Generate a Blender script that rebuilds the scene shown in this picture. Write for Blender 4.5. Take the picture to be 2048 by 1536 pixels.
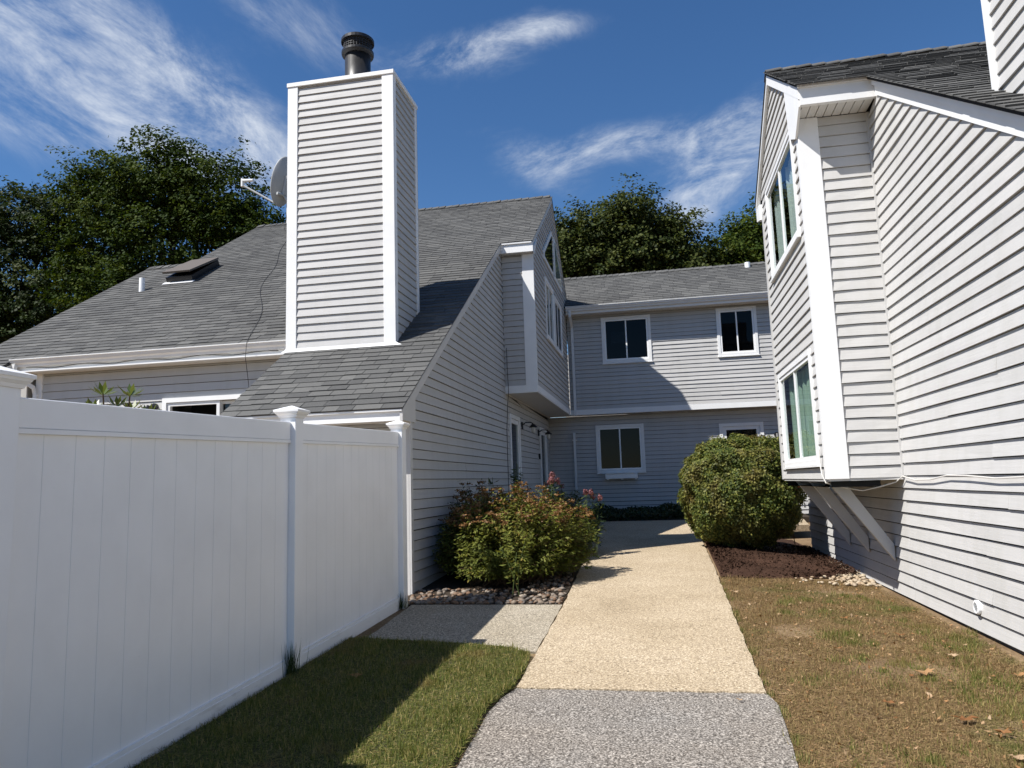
import bpy, bmesh, math, random
import numpy as np
from mathutils import Vector, Matrix

random.seed(7)
RNG = np.random.default_rng(7)
scene = bpy.context.scene
for o in list(bpy.data.objects):
    bpy.data.objects.remove(o)
COL = scene.collection
EYE = 1.48                    # camera height; all z below are measured from the eye and lifted at the end

# ------------------------------------------------------------------ camera
F_PX, YAW, PITCH, ROLL = 1487.64, 0.187892, 0.132217, -0.0316985
cy_, sy_ = math.cos(YAW), math.sin(YAW)
FWD = Vector((-sy_ * math.cos(PITCH), cy_ * math.cos(PITCH), math.sin(PITCH)))
r0 = Vector((cy_, sy_, 0)); u0_ = r0.cross(FWD)
RGT = math.cos(ROLL) * r0 + math.sin(ROLL) * u0_
UPV = -math.sin(ROLL) * r0 + math.cos(ROLL) * u0_
cd = bpy.data.cameras.new('camera'); cam = bpy.data.objects.new('camera', cd); COL.objects.link(cam)
cd.sensor_width = 36.0; cd.lens = F_PX / 2048 * 36.0; cd.clip_start = 0.05; cd.clip_end = 3000
m3 = Matrix((RGT, UPV, -FWD)).transposed()
cam.matrix_world = Matrix.Translation((0, 0, EYE)) @ m3.to_4x4()
scene.camera = cam
def ray(px, py):
    return (RGT * ((px - 1024) / F_PX) - UPV * ((py - 768) / F_PX) + FWD).normalized()
def proj(p):
    p = Vector(p); d = p.dot(FWD)
    return 1024 + F_PX * p.dot(RGT) / d, 768 - F_PX * p.dot(UPV) / d, d

# ------------------------------------------------------------------ light, sky, exposure
SUN_DIR = Vector((0.61, 0.48, -1.0)).normalized()
sd = bpy.data.lights.new('sun', 'SUN'); sun = bpy.data.objects.new('sun', sd); COL.objects.link(sun)
sd.energy = 5.0; sd.angle = math.radians(0.5); sd.color = (1.0, 0.965, 0.915)
sun.rotation_euler = SUN_DIR.to_track_quat('-Z', 'Y').to_euler(); sun.location = (-20, -20, 40)
SUN_EL = math.asin(-SUN_DIR.z); SUN_AZ = math.atan2(-SUN_DIR.x, -SUN_DIR.y)
world = bpy.data.worlds.new('World'); scene.world = world; world.use_nodes = True
wn, wl = world.node_tree.nodes, world.node_tree.links
world.cycles.sampling_method = 'MANUAL'; world.cycles.sample_map_resolution = 512
wn.clear()
def N(t, **kw):
    n = wn.new(t)
    for k, v in kw.items(): setattr(n, k, v)
    return n
def wmath(op, a, b=None, c=None, clamp=False):
    n = N('ShaderNodeMath', operation=op); n.use_clamp = clamp
    for i, v in enumerate((a, b, c)):
        if v is None: continue
        if isinstance(v, (int, float)): n.inputs[i].default_value = v
        else: wl.new(v, n.inputs[i])
    return n.outputs[0]
sky = N('ShaderNodeTexSky', sky_type='NISHITA'); sky.sun_disc = False
sky.sun_elevation = SUN_EL; sky.sun_rotation = SUN_AZ
sky.altitude = 300; sky.air_density = 1.0; sky.dust_density = 0.2; sky.ozone_density = 4.0
tc = N('ShaderNodeTexCoord')
DIR = tc.outputs['Generated']
def wdot(v):
    n = N('ShaderNodeVectorMath', operation='DOT_PRODUCT'); wl.new(DIR, n.inputs[0]); n.inputs[1].default_value = v
    return n.outputs['Value']
def streak_noise(px, py, ang, k_long, k_wide, seed):
    c = ray(px, py); a = math.radians(ang)
    e1 = (RGT * math.cos(a) - UPV * math.sin(a)); e2 = (RGT * math.sin(a) + UPV * math.cos(a))
    cmb = N('ShaderNodeCombineXYZ')
    wl.new(wmath('MULTIPLY', wdot(e1), k_long), cmb.inputs[0]); wl.new(wmath('MULTIPLY', wdot(e2), k_wide), cmb.inputs[1])
    wl.new(wmath('MULTIPLY_ADD', wdot(c), 2.0, seed), cmb.inputs[2])
    nz = N('ShaderNodeTexNoise'); nz.inputs['Scale'].default_value = 1.0; nz.inputs['Detail'].default_value = 6
    nz.inputs['Roughness'].default_value = 0.70; nz.inputs['Distortion'].default_value = 0.35
    wl.new(cmb.outputs[0], nz.inputs['Vector'])
    return nz.outputs['Fac']
def blob(px, py, ang, hl, hw, s):
    c = ray(px, py); a = math.radians(ang)
    e1 = (RGT * math.cos(a) - UPV * math.sin(a)); e2 = (RGT * math.sin(a) + UPV * math.cos(a))
    e1 = (e1 - c * c.dot(e1)).normalized(); e2 = (e2 - c * c.dot(e2)).normalized()
    u = wmath('MULTIPLY', wdot(e1), F_PX / hl); v = wmath('MULTIPLY', wdot(e2), F_PX / hw)
    r2 = wmath('ADD', wmath('MULTIPLY', u, u), wmath('MULTIPLY', v, v))
    g = wmath('MULTIPLY', wmath('POWER', 2.718, wmath('MULTIPLY', r2, -1.0)), s)
    return wmath('MULTIPLY', g, wmath('GREATER_THAN', wdot(c), 0.2))
def sumall(l):
    t = l[0]
    for x in l[1:]: t = wmath('ADD', t, x)
    return t
nA = streak_noise(230, 130, 30, 8.0, 15.0, 1.3); nB = streak_noise(1200, 200, -14, 8.5, 18.0, 4.1)
maskA = sumall([blob(110, 70, 33, 300, 100, 0.95), blob(400, 225, 30, 260, 85, 0.80), blob(60, 250, 10, 150, 60, 0.40), blob(600, 30, 25, 200, 70, 0.45)])
maskB = sumall([blob(905, 112, -5, 130, 34, 0.7), blob(1075, 58, -6, 95, 24, 0.75), blob(1245, 285, -6, 130, 36, 0.7),
                blob(1440, 350, -38, 170, 66, 0.85), blob(1070, 325, 20, 120, 50, 0.45), blob(1490, 225, -25, 110, 26, 0.5)])
def smooth(v, lo, hi):
    n = N('ShaderNodeMapRange', interpolation_type='SMOOTHSTEP'); wl.new(v, n.inputs[0])
    n.inputs[1].default_value = lo; n.inputs[2].default_value = hi
    return n.outputs[0]
ca = wmath('MULTIPLY', smooth(wmath('MULTIPLY_ADD', nA, .5, maskA), .36, 1.3), smooth(nA, .30, .80))
cb = wmath('MULTIPLY', smooth(wmath('MULTIPLY_ADD', nB, .5, maskB), .34, 1.25), smooth(nB, .30, .78))
cloud = wmath('MINIMUM', sumall([ca, cb]), 0.8)
hsv = N('ShaderNodeHueSaturation'); hsv.inputs['Hue'].default_value = 0.503; hsv.inputs['Saturation'].default_value = 1.19; hsv.inputs['Value'].default_value = 1.1
wl.new(sky.outputs[0], hsv.inputs['Color'])
mx = N('ShaderNodeMixRGB'); mx.inputs[2].default_value = (7.2, 7.7, 8.4, 1)
wl.new(cloud, mx.inputs[0]); wl.new(hsv.outputs[0], mx.inputs[1])
bg = N('ShaderNodeBackground'); bg.inputs['Strength'].default_value = 0.073
wl.new(mx.outputs[0], bg.inputs[0])
wo = N('ShaderNodeOutputWorld'); wl.new(bg.outputs[0], wo.inputs[0])
vs = scene.view_settings
vs.view_transform = 'Standard'; vs.look = 'None'; vs.exposure = 0.6; vs.gamma = 1.0; vs.use_curve_mapping = False
scene.render.engine = 'CYCLES'
scene.render.resolution_x, scene.render.resolution_y = 1024, 768
scene.cycles.max_bounces = 5; scene.cycles.diffuse_bounces = 3; scene.cycles.transparent_max_bounces = 16
scene.cycles.caustics_reflective = False; scene.cycles.caustics_refractive = False

# ------------------------------------------------------------------ materials
MATS = {}
class MT:
    """small node helper around one Principled material"""
    def __init__(s, name, color=(.5, .5, .5), rough=.6, spec=.4):
        s.m = bpy.data.materials.new(name); s.m.use_nodes = True
        s.n, s.l = s.m.node_tree.nodes, s.m.node_tree.links
        s.b = s.n['Principled BSDF']; s.b.inputs['Roughness'].default_value = rough
        s.b.inputs['Specular IOR Level'].default_value = spec
        s.b.inputs['Base Color'].default_value = (*color, 1); s.color = None
        MATS[name] = s.m
    def node(s, t, **kw):
        n = s.n.new(t)
        for k, v in kw.items(): setattr(n, k, v)
        return n
    def pos(s, scale=(1, 1, 1)):
        g = s.node('ShaderNodeNewGeometry'); mp = s.node('ShaderNodeMapping'); s.l.new(g.outputs['Position'], mp.inputs[0])
        mp.inputs['Scale'].default_value = scale; return mp.outputs[0]
    def noise(s, scale, detail=4, rough=.55, vec=None, stretch=(1, 1, 1), dist=0):
        n = s.node('ShaderNodeTexNoise'); n.inputs['Scale'].default_value = scale; n.inputs['Detail'].default_value = detail
        n.inputs['Roughness'].default_value = rough; n.inputs['Distortion'].default_value = dist
        s.l.new(vec or s.pos(stretch), n.inputs['Vector']); return n.outputs['Fac']
    def voronoi(s, scale, feature='F1', out='Distance'):
        n = s.node('ShaderNodeTexVoronoi', feature=feature); n.inputs['Scale'].default_value = scale
        s.l.new(s.pos(), n.inputs['Vector']); return n.outputs[out]
    def ramp(s, fac, stops):
        r = s.node('ShaderNodeValToRGB'); e = r.color_ramp.elements
        while len(e) < len(stops): e.new(.5)
        for i, (p, c) in enumerate(stops):
            e[i].position = p; e[i].color = (*c, 1) if len(c) == 3 else c
        s.l.new(fac, r.inputs[0]); return r.outputs[0]
    def mix(s, fac, a, b, mode='MIX'):
        n = s.node('ShaderNodeMixRGB', blend_type=mode)
        for i, v in enumerate((fac, a, b)):
            if isinstance(v, (int, float)): n.inputs[i].default_value = v
            elif isinstance(v, tuple): n.inputs[i].default_value = (*v, 1)
            else: s.l.new(v, n.inputs[i])
        return n.outputs[0]
    def math(s, op, a, b=0.0, clamp=False):
        n = s.node('ShaderNodeMath', operation=op); n.use_clamp = clamp
        for i, v in enumerate((a, b)):
            if isinstance(v, (int, float)): n.inputs[i].default_value = v
            else: s.l.new(v, n.inputs[i])
        return n.outputs[0]
    def attr(s, name):
        n = s.node('ShaderNodeAttribute'); n.attribute_name = name; return n.outputs['Fac']
    def rnd(s): return s.node('ShaderNodeObjectInfo').outputs['Random']
    def base(s, c): s.l.new(c, s.b.inputs['Base Color']); return s
    def bump(s, h, strength=.3, dist=.01):
        n = s.node('ShaderNodeBump'); n.inputs['Strength'].default_value = strength; n.inputs['Distance'].default_value = dist
        s.l.new(h, n.inputs['Height']); s.l.new(n.outputs[0], s.b.inputs['Normal']); return s
    def roughness(s, r): s.l.new(r, s.b.inputs['Roughness']); return s

def siding_mat(name, col, grain_axis):
    m = MT(name, rough=.62, spec=.3)
    st = {'x': (2.5, 60, 60), 'y': (60, 2.5, 60)}[grain_axis]
    g = m.noise(1.0, 5, .6, stretch=st)
    big = m.noise(.9, 3); sp = m.noise(38, 3)
    c0 = m.ramp(big, [(.3, tuple(v * .95 for v in col)), (.7, tuple(v * 1.03 for v in col))])
    c1 = m.mix(1.0, c0, m.ramp(m.rnd(), [(0, (.955, .955, .95)), (1, (1.0, 1.0, 1.0))]), 'MULTIPLY')
    c2 = m.mix(m.math('MULTIPLY', m.ramp(sp, [(.7, (0, 0, 0)), (.78, (1, 1, 1))]), .25), c1, tuple(v * .72 for v in col))
    c3 = m.mix(.25, c2, m.ramp(g, [(.3, tuple(v * .9 for v in col)), (.7, tuple(v * 1.05 for v in col))]))
    stn = m.noise(1.0, 4, .6, stretch=(5, 5, .7))
    c3 = m.mix(1.0, c3, m.ramp(stn, [(.30, (.94, .94, .925)), (.55, (1, 1, 1))]), 'MULTIPLY')
    m.base(c3); m.bump(g, .3, .005); return m.m
def paint_mat(name, col, rough=.45, dirt=.06):
    m = MT(name, rough=rough, spec=.4)
    n = m.noise(3.0, 4); f = m.noise(45, 3)
    c = m.ramp(n, [(.3, tuple(v * (1 - dirt) for v in col)), (.65, col)])
    c = m.mix(m.math('MULTIPLY', m.ramp(f, [(.72, (0, 0, 0)), (.8, (1, 1, 1))]), .35), c, tuple(v * .7 for v in col))
    m.base(c); m.bump(f, .12, .003); return m.m
SID_L = siding_mat('siding_paint_left', (.485, .478, .468), 'y')
SID_F = siding_mat('siding_paint_front', (.485, .478, .468), 'x')
SID_R = siding_mat('siding_paint_right', (.52, .51, .495), 'y')
SID_RF = siding_mat('siding_paint_right_return', (.52, .51, .495), 'x')
WHITE = paint_mat('white_trim_paint', (.80, .80, .79))
VINYL = paint_mat('white_vinyl', (.90, .90, .895), .32, .05)
m = MT('scuffed_vinyl', rough=.4); gq = m.noise(1.0, 5, .65, stretch=(9, 4, 22)); gs = m.noise(1.0, 3, .5, stretch=(3, 1.3, 3))
m.base(m.mix(m.math('MULTIPLY', m.ramp(gq, [(.52, (0, 0, 0)), (.72, (1, 1, 1))]), m.ramp(gs, [(.45, (0, 0, 0)), (.65, (.75, .75, .75))])), (.84, .84, .835), (.36, .33, .28))); RAILV = m.m
ALU = paint_mat('white_aluminium', (.74, .74, .73), .35, .08)
SIDE_TRIM = paint_mat('grey_trim_paint_and_shade', (.56, .55, .53))  # grey trim; also the painted-in shade of the low front corner board
SOFFIT = paint_mat('soffit_vinyl', (.66, .645, .61), .5, .05)
BLACK = MT('black_metal', (.014, .014, .015), .42, .5).m
BLACKP = MT('black_plastic', (.02, .02, .02), .55, .4).m
m = MT('flue_black', rough=.4); nz_ = m.noise(6, 4); m.base(m.ramp(nz_, [(.3, (.012, .012, .013)), (.7, (.035, .034, .033))])); FLUE = m.m
DARK = MT('dark_room', (.02, .021, .023), .9, .1).m
GREYM = paint_mat('grey_dish_paint', (.42, .43, .43), .45, .12)
WIREB = MT('black_cable', (.02, .02, .022), .6).m
WIREW = MT('white_cable', (.62, .60, .56), .6).m
CURT = MT('curtain_cloth', (.75, .76, .76), .9, .1).m
CURTG = MT('green_curtain_cloth', (.46, .56, .47), .9, .1).m
BLIND = MT('window_blind', (.10, .11, .13), .6, .3).m
BLINDW = MT('white_window_blind', (.6, .6, .6), .6, .3).m
LAMPG = MT('lamp_shade_glass', (.55, .54, .5), .25, .5).m
def glass_mat(name, tint, refl):
    mat = bpy.data.materials.new(name); mat.use_nodes = True; n, l = mat.node_tree.nodes, mat.node_tree.links
    n.clear(); o = n.new('ShaderNodeOutputMaterial'); t = n.new('ShaderNodeBsdfTransparent'); t.inputs[0].default_value = (*tint, 1)
    g = n.new('ShaderNodeBsdfGlossy'); g.inputs['Roughness'].default_value = .015; g.inputs[0].default_value = (.95, .97, 1, 1)
    fr = n.new('ShaderNodeFresnel'); fr.inputs[0].default_value = 1.52
    mu = n.new('ShaderNodeMath'); mu.operation = 'MULTIPLY'; mu.use_clamp = True; mu.inputs[1].default_value = refl; ge = n.new('ShaderNodeNewGeometry'); fb = n.new('ShaderNodeMath'); fb.operation = 'SUBTRACT'; fb.inputs[0].default_value = 1; l.new(ge.outputs['Backfacing'], fb.inputs[1])
    mf = n.new('ShaderNodeMath'); mf.operation = 'MULTIPLY'; l.new(fr.outputs[0], mf.inputs[0]); l.new(fb.outputs[0], mf.inputs[1]); l.new(mf.outputs[0], mu.inputs[0])
    nz = n.new('ShaderNodeTexNoise'); nz.inputs['Scale'].default_value = 1.6; l.new(ge.outputs['Position'], nz.inputs['Vector'])
    bu = n.new('ShaderNodeBump'); bu.inputs['Strength'].default_value = .05; bu.inputs['Distance'].default_value = .02
    l.new(nz.outputs['Fac'], bu.inputs['Height']); l.new(bu.outputs[0], g.inputs['Normal'])
    mx = n.new('ShaderNodeMixShader'); l.new(mu.outputs[0], mx.inputs[0]); l.new(t.outputs[0], mx.inputs[1]); l.new(g.outputs[0], mx.inputs[2]); l.new(mx.outputs[0], o.inputs[0])
    return mat
GLASS = glass_mat('window_glass', (.80, .85, .83), 1.0)
DGLASS = glass_mat('screened_window_glass', (.28, .31, .34), .3)

def shingle_mat():
    m = MT('asphalt_shingle', rough=.9, spec=.2)
    r = m.math('FRACT', m.math('ADD', m.attr('rnd'), m.rnd()))
    c = m.ramp(r, [(0, (.052, .052, .053)), (.25, (.070, .070, .070)), (.5, (.090, .090, .088)), (.8, (.112, .111, .108)), (1, (.135, .133, .128))])
    g = m.noise(230, 2, .7); st = m.noise(.7, 4)
    c = m.mix(.45, c, m.ramp(g, [(.32, (.038, .038, .038)), (.5, (.095, .094, .091)), (.7, (.24, .236, .228))]))
    c = m.mix(1.0, c, m.ramp(st, [(.3, (.86, .86, .85)), (.7, (1.1, 1.1, 1.08))]), 'MULTIPLY')
    m.base(c); m.bump(g, .4, .004); return m.m
SHINGLE = shingle_mat()
DECK = MT('roof_deck_felt', (.03, .03, .03), .95, .1).m

def aggregate_mat(name, stops, scale, patch, bump=.5):
    m = MT(name, rough=.9, spec=.1)
    g = m.noise(scale, 2, .75); v = m.voronoi(scale * .55)
    c = m.ramp(g, stops)
    vr = m.ramp(v, [(.05, (1.12, 1.1, 1.06)), (.5, (.9, .9, .9)), (.75, (.62, .6, .58))])
    c = m.mix(.8, c, m.mix(1.0, c, vr, 'MULTIPLY'))
    big = m.noise(1.1, 5, .6)
    c = m.mix(1.0, c, m.ramp(big, patch), 'MULTIPLY')
    m.base(c); m.bump(g, bump, .006); return m.m
PATH = aggregate_mat('tan_aggregate', [(.30, (.128, .099, .069)), (.43, (.354, .284, .198)), (.55, (.511, .424, .306)), (.70, (.747, .660, .528))], 92,
                     [(.25, (.728, .698, .641)), (.45, (.935, .912, .867)), (.7, (1.06, 1.05, 1.03))])
ASPH = aggregate_mat('grey_aggregate', [(.33, (.045, .041, .036)), (.45, (.150, .139, .127)), (.56, (.290, .270, .246)), (.72, (.640, .604, .551))], 92,
                     [(.3, (1.037, .986, .929)), (.7, (1.05, 1.05, 1.05))])
SLAB = aggregate_mat('grey_slab_aggregate', [(.32, (.104, .092, .072)), (.45, (.296, .265, .214)), (.57, (.458, .412, .338)), (.70, (.749, .687, .573))], 84,
                     [(.3, (.811, .778, .705)), (.7, (1.05, 1.04, 1.02))])
def soil_mat(name, a, b, c, scale):
    m = MT(name, rough=.95, spec=.1)
    g = m.noise(scale, 4, .7); big = m.noise(1.4, 4)
    m.base(m.mix(.35, m.ramp(g, [(.3, a), (.5, b), (.72, c)]), m.ramp(big, [(.35, a), (.65, c)]))); m.bump(g, .8, .015); return m.m
THATCH = soil_mat('dry_lawn_thatch', (.085, .052, .030), (.20, .135, .075), (.36, .26, .155), 48)
LAWNB = soil_mat('lawn_soil', (.028, .026, .014), (.07, .068, .032), (.13, .12, .06), 60)
MULCH = soil_mat('bark_mulch', (.016, .009, .006), (.048, .025, .016), (.10, .055, .037), 70)
BEDSOIL = soil_mat('bed_soil', (.02, .014, .01), (.045, .034, .025), (.08, .065, .05), 60)
CONC = soil_mat('foundation_concrete', (.09, .09, .085), (.14, .135, .13), (.2, .195, .185), 20)

def leaf_mat(name, stops, trans=.3, rough=.5, spec=.35, patch=None):
    m = MT(name, rough=rough, spec=spec)
    r = m.math('FRACT', m.math('ADD', m.attr('rnd'), m.rnd()))
    c = m.ramp(r, stops)
    if patch:
        c = m.mix(m.ramp(m.noise(patch[0], 3), [(patch[1], (0, 0, 0)), (patch[2], (1, 1, 1))]), c, m.ramp(r, patch[3]))
    m.base(c)
    tr = m.node('ShaderNodeBsdfTranslucent'); m.l.new(m.mix(1.0, c, (1.25, 1.2, .55), 'MULTIPLY'), tr.inputs[0])
    mx = m.node('ShaderNodeMixShader'); mx.inputs[0].default_value = trans
    m.l.new(m.b.outputs[0], mx.inputs[1]); m.l.new(tr.outputs[0], mx.inputs[2])
    m.l.new(mx.outputs[0], m.n['Material Output'].inputs[0]); return m.m
TREE1 = leaf_mat('maple_leaves', [(0, (.014, .029, .005)), (.4, (.028, .049, .007)), (.75, (.050, .073, .010)), (1, (.090, .109, .016))], .26, .65, .08)
TREE2 = leaf_mat('dark_tree_leaves', [(0, (.012, .023, .005)), (.5, (.023, .040, .008)), (1, (.055, .070, .017))], .24, .6, .12)
TREE3 = leaf_mat('broad_tree_leaves', [(0, (.017, .028, .006)), (.5, (.036, .051, .010)), (1, (.081, .093, .024))], .24, .6, .12)
SPIREA = leaf_mat('spirea_leaves', [(0, (.057, .073, .015)), (.5, (.121, .138, .026)), (.85, (.196, .198, .037)), (1, (.230, .165, .044))], .3, .6, .15)
SPIREAD = leaf_mat('dark_shrub_leaves', [(0, (.025, .045, .016)), (.6, (.05, .075, .022)), (1, (.08, .10, .03))], .3)
FLOWR = leaf_mat('faded_flower_heads', [(0, (.123, .059, .025)), (.5, (.211, .113, .045)), (.85, (.273, .162, .072)), (1, (.334, .207, .135))], .15, .9, .1)
PINKF = leaf_mat('pink_flowers', [(0, (.178, .067, .078)), (1, (.306, .151, .157))], .3, .8, .1)
REDLF = leaf_mat('dark_red_leaves', [(0, (.05, .016, .018)), (1, (.10, .03, .03))], .25)
BURN = leaf_mat('clipped_shrub_leaves', [(0, (.050, .073, .016)), (.5, (.098, .126, .027)), (1, (.190, .194, .041))], .25, .55, .22,
                (3.2, .45, .80, [(0, (.095, .059, .022)), (.5, (.168, .107, .035)), (1, (.212, .172, .046))]))
IVY = leaf_mat('ground_cover_leaves', [(0, (.012, .026, .010)), (1, (.035, .06, .02))], .2)
RHODO = leaf_mat('rhododendron_leaves', [(0, (.06, .095, .028)), (1, (.15, .19, .05))], .2, .35, .5)
GRASSL = leaf_mat('green_grass', [(0, (.058, .081, .015)), (.4, (.109, .134, .029)), (.7, (.195, .193, .052)), (1, (.390, .300, .134))], .25, .6, .2,
                  (2.3, .58, .74, [(0, (.184, .118, .046)), (.6, (.298, .204, .087)), (1, (.149, .150, .041))]))
GRASSR = leaf_mat('dry_grass', [(0, (.119, .074, .036)), (.4, (.237, .155, .075)), (.75, (.390, .272, .135)), (1, (.142, .130, .040))], .2, .75, .15,
                  (1.7, .55, .70, [(0, (.071, .092, .020)), (.6, (.142, .147, .040)), (1, (.261, .195, .086))]))
DRYLEAF = leaf_mat('fallen_leaf_brown', [(0, (.20, .09, .035)), (.5, (.34, .19, .085)), (1, (.42, .30, .19))], .15, .8, .15)
BARK = soil_mat('bark', (.03, .024, .018), (.07, .058, .045), (.12, .1, .08), 14)
STEM = MT('shrub_stems', (.075, .05, .03), .85, .15).m
GSTEM = MT('green_stems', (.08, .11, .035), .7, .2).m
m = MT('river_stone', rough=.75, spec=.3)
r_ = m.math('FRACT', m.math('ADD', m.attr('rnd'), m.rnd()))
c_ = m.ramp(r_, [(0, (.11, .062, .036)), (.25, (.19, .115, .07)), (.5, (.21, .165, .125)), (.75, (.11, .098, .09)), (1, (.34, .28, .22))])
m.base(m.mix(.4, c_, m.mix(1.0, c_, m.ramp(m.noise(60, 4), [(.3, (.6, .58, .55)), (.7, (1.2, 1.2, 1.2))]), 'MULTIPLY'))); STONE = m.m
m = MT('pale_pebble', rough=.75, spec=.3); r_ = m.math('FRACT', m.math('ADD', m.attr('rnd'), m.rnd()))
m.base(m.ramp(r_, [(0, (.27, .19, .115)), (.4, (.38, .29, .19)), (.7, (.47, .39, .28)), (1, (.31, .24, .17))])); PEBBLE = m.m

# ------------------------------------------------------------------ mesh helpers
def link(ob, parent=None):
    COL.objects.link(ob)
    if parent is not None:
        ob.parent = parent
    return ob
def absloc(o):
    v = Vector(o.location)
    while o.parent: o = o.parent; v += o.location
    return v
class MB:
    def __init__(s): s.v, s.f = [], []
    def add(s, pts, faces):
        k = len(s.v); s.v += [tuple(p) for p in pts]; s.f += [tuple(i + k for i in f) for f in faces]; return s
    def hexa(s, p):                       # 8 points: bottom ring 0-3, top ring 4-7
        return s.add(p, [(3, 2, 1, 0), (4, 5, 6, 7), (0, 1, 5, 4), (1, 2, 6, 5), (2, 3, 7, 6), (3, 0, 4, 7)])
    def box(s, x0, x1, y0, y1, z0, z1):
        return s.hexa([(x0, y0, z0), (x1, y0, z0), (x1, y1, z0), (x0, y1, z0), (x0, y0, z1), (x1, y0, z1), (x1, y1, z1), (x0, y1, z1)])
    def fbox(s, fr, u0, u1, v0, v1, w0, w1):
        return s.hexa([fr(u0, v0, w0), fr(u1, v0, w0), fr(u1, v1, w0), fr(u0, v1, w0), fr(u0, v0, w1), fr(u1, v0, w1), fr(u1, v1, w1), fr(u0, v1, w1)])
    def prism(s, pts, vec):
        n = len(pts); vec = Vector(vec); p = [Vector(q) for q in pts]
        return s.add([tuple(q) for q in p] + [tuple(q + vec) for q in p],
                     [tuple(range(n))[::-1], tuple(range(n, 2 * n))] + [(i, (i + 1) % n, n + (i + 1) % n, n + i) for i in range(n)])
    def fprism(s, fr, poly, w0, w1):      # polygon in (u,v), extruded over w
        a = [Vector(fr(u, v, w0)) for u, v in poly]; b = [Vector(fr(u, v, w1)) for u, v in poly]; n = len(poly)
        return s.add(a + b, [tuple(range(n))[::-1], tuple(range(n, 2 * n))] + [(i, (i + 1) % n, n + (i + 1) % n, n + i) for i in range(n)])
    def tube(s, pts, r, n=8, cap=True):
        pts = [Vector(p) for p in pts]; rr = r if isinstance(r, (list, tuple)) else [r] * len(pts); base = len(s.v)
        for i, p in enumerate(pts):
            t = (pts[min(i + 1, len(pts) - 1)] - pts[max(i - 1, 0)]).normalized()
            a = Vector((0, 0, 1)) if abs(t.z) < .92 else Vector((1, 0, 0))
            e1 = t.cross(a).normalized(); e2 = t.cross(e1)
            for j in range(n):
                an = 2 * math.pi * (j + .5) / n; s.v.append(tuple(p + rr[i] * (math.cos(an) * e1 + math.sin(an) * e2)))
        for i in range(len(pts) - 1):
            for j in range(n):
                a0 = base + i * n + j; a1 = base + i * n + (j + 1) % n; s.f.append((a0, a1, a1 + n, a0 + n))
        if cap:
            s.f.append(tuple(base + j for j in range(n))[::-1]); s.f.append(tuple(base + (len(pts) - 1) * n + j for j in range(n)))
        return s
    def lathe(s, c, prof, n=20, axis=None):   # profile of (r,h) about z through c
        base = len(s.v); c = Vector(c)
        for r, h in prof:
            for j in range(n):
                a = 2 * math.pi * j / n; s.v.append((c.x + r * math.cos(a), c.y + r * math.sin(a), c.z + h))
        for i in range(len(prof) - 1):
            for j in range(n):
                a0 = base + i * n + j; a1 = base + i * n + (j + 1) % n; s.f.append((a0, a1, a1 + n, a0 + n))
        return s
    def mesh(s, name, smooth=False, recalc=True):
        me = bpy.data.meshes.new(name); me.from_pydata(s.v, [], s.f); me.validate()
        if recalc:
            bm = bmesh.new(); bm.from_mesh(me); bmesh.ops.recalc_face_normals(bm, faces=bm.faces); bm.to_mesh(me); bm.free()
        if smooth:
            for p in me.polygons: p.use_smooth = True
        return me
    def build(s, name, mat, parent=None, smooth=False, recalc=True):
        me = s.mesh(name, smooth, recalc); me.materials.append(mat)
        ob = bpy.data.objects.new(name, me); link(ob, parent)
        if parent is not None: ob.location = -absloc(parent)
        return ob
def bevel(ob, w, seg=1):
    md = ob.modifiers.new('bevel', 'BEVEL'); md.width = w; md.segments = seg; md.limit_method = 'ANGLE'; return ob
def thing(name, label, cat, loc, group=None):
    o = bpy.data.objects.new(name, None); COL.objects.link(o); o.location = loc; o.empty_display_size = .2
    return tag(o, label, cat, group)
def tag(o, label, cat, group=None):
    o['label'] = label; o['category'] = cat
    if group: o['group'] = group
    return o
def struct(o): o['kind'] = 'structure'; return o
def FX(c, s): return lambda u, v, w: (c + s * w, u, v)
def FY(c, s): return lambda u, v, w: (u, c + s * w, v)

def np_mesh(name, V, Fq, mat, parent=None, rnd=None, smooth=False):
    """fast mesh from numpy arrays: V (n,3), Fq (m,k)"""
    me = bpy.data.meshes.new(name); k = Fq.shape[1]; nf = len(Fq)
    me.vertices.add(len(V)); me.vertices.foreach_set('co', np.ascontiguousarray(V, np.float32).ravel())
    me.loops.add(nf * k); me.loops.foreach_set('vertex_index', np.ascontiguousarray(Fq, np.int32).ravel())
    me.polygons.add(nf); me.polygons.foreach_set('loop_start', np.arange(0, nf * k, k, dtype=np.int32))
    me.update(calc_edges=True); me.validate()
    if rnd is not None:
        a = me.attributes.new('rnd', 'FLOAT', 'POINT'); a.data.foreach_set('value', np.ascontiguousarray(rnd, np.float32))
    me.materials.append(mat)
    ob = bpy.data.objects.new(name, me); link(ob, parent)
    if parent is not None: ob.location = -absloc(parent)
    return ob
def unit(a): return a / np.maximum(np.linalg.norm(a, axis=1, keepdims=True), 1e-9)
def leaves(name, P, Nrm, size, aspect, mat, parent, rnd=None, T=None, fold=.12, rng=RNG):
    n = len(P); size = np.broadcast_to(size, (n,))[:, None]
    Nrm = unit(Nrm)
    if T is None: T = rng.normal(size=(n, 3))
    T = unit(T - Nrm * (T * Nrm).sum(1, keepdims=True)); B = np.cross(Nrm, T)
    a = P - T * size * .5; b = P + B * size * aspect * .5 - Nrm * size * fold + T * size * .05
    c = P + T * size * .5 - Nrm * size * fold * .8; d = P - B * size * aspect * .5 - Nrm * size * fold + T * size * .05
    V = np.stack([a, b, c, d], 1).reshape(-1, 3); Fq = np.arange(4 * n).reshape(n, 4)
    r = rng.random(n) if rnd is None else rnd
    return np_mesh(name, V, Fq, mat, parent, np.repeat(r, 4))

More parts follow.
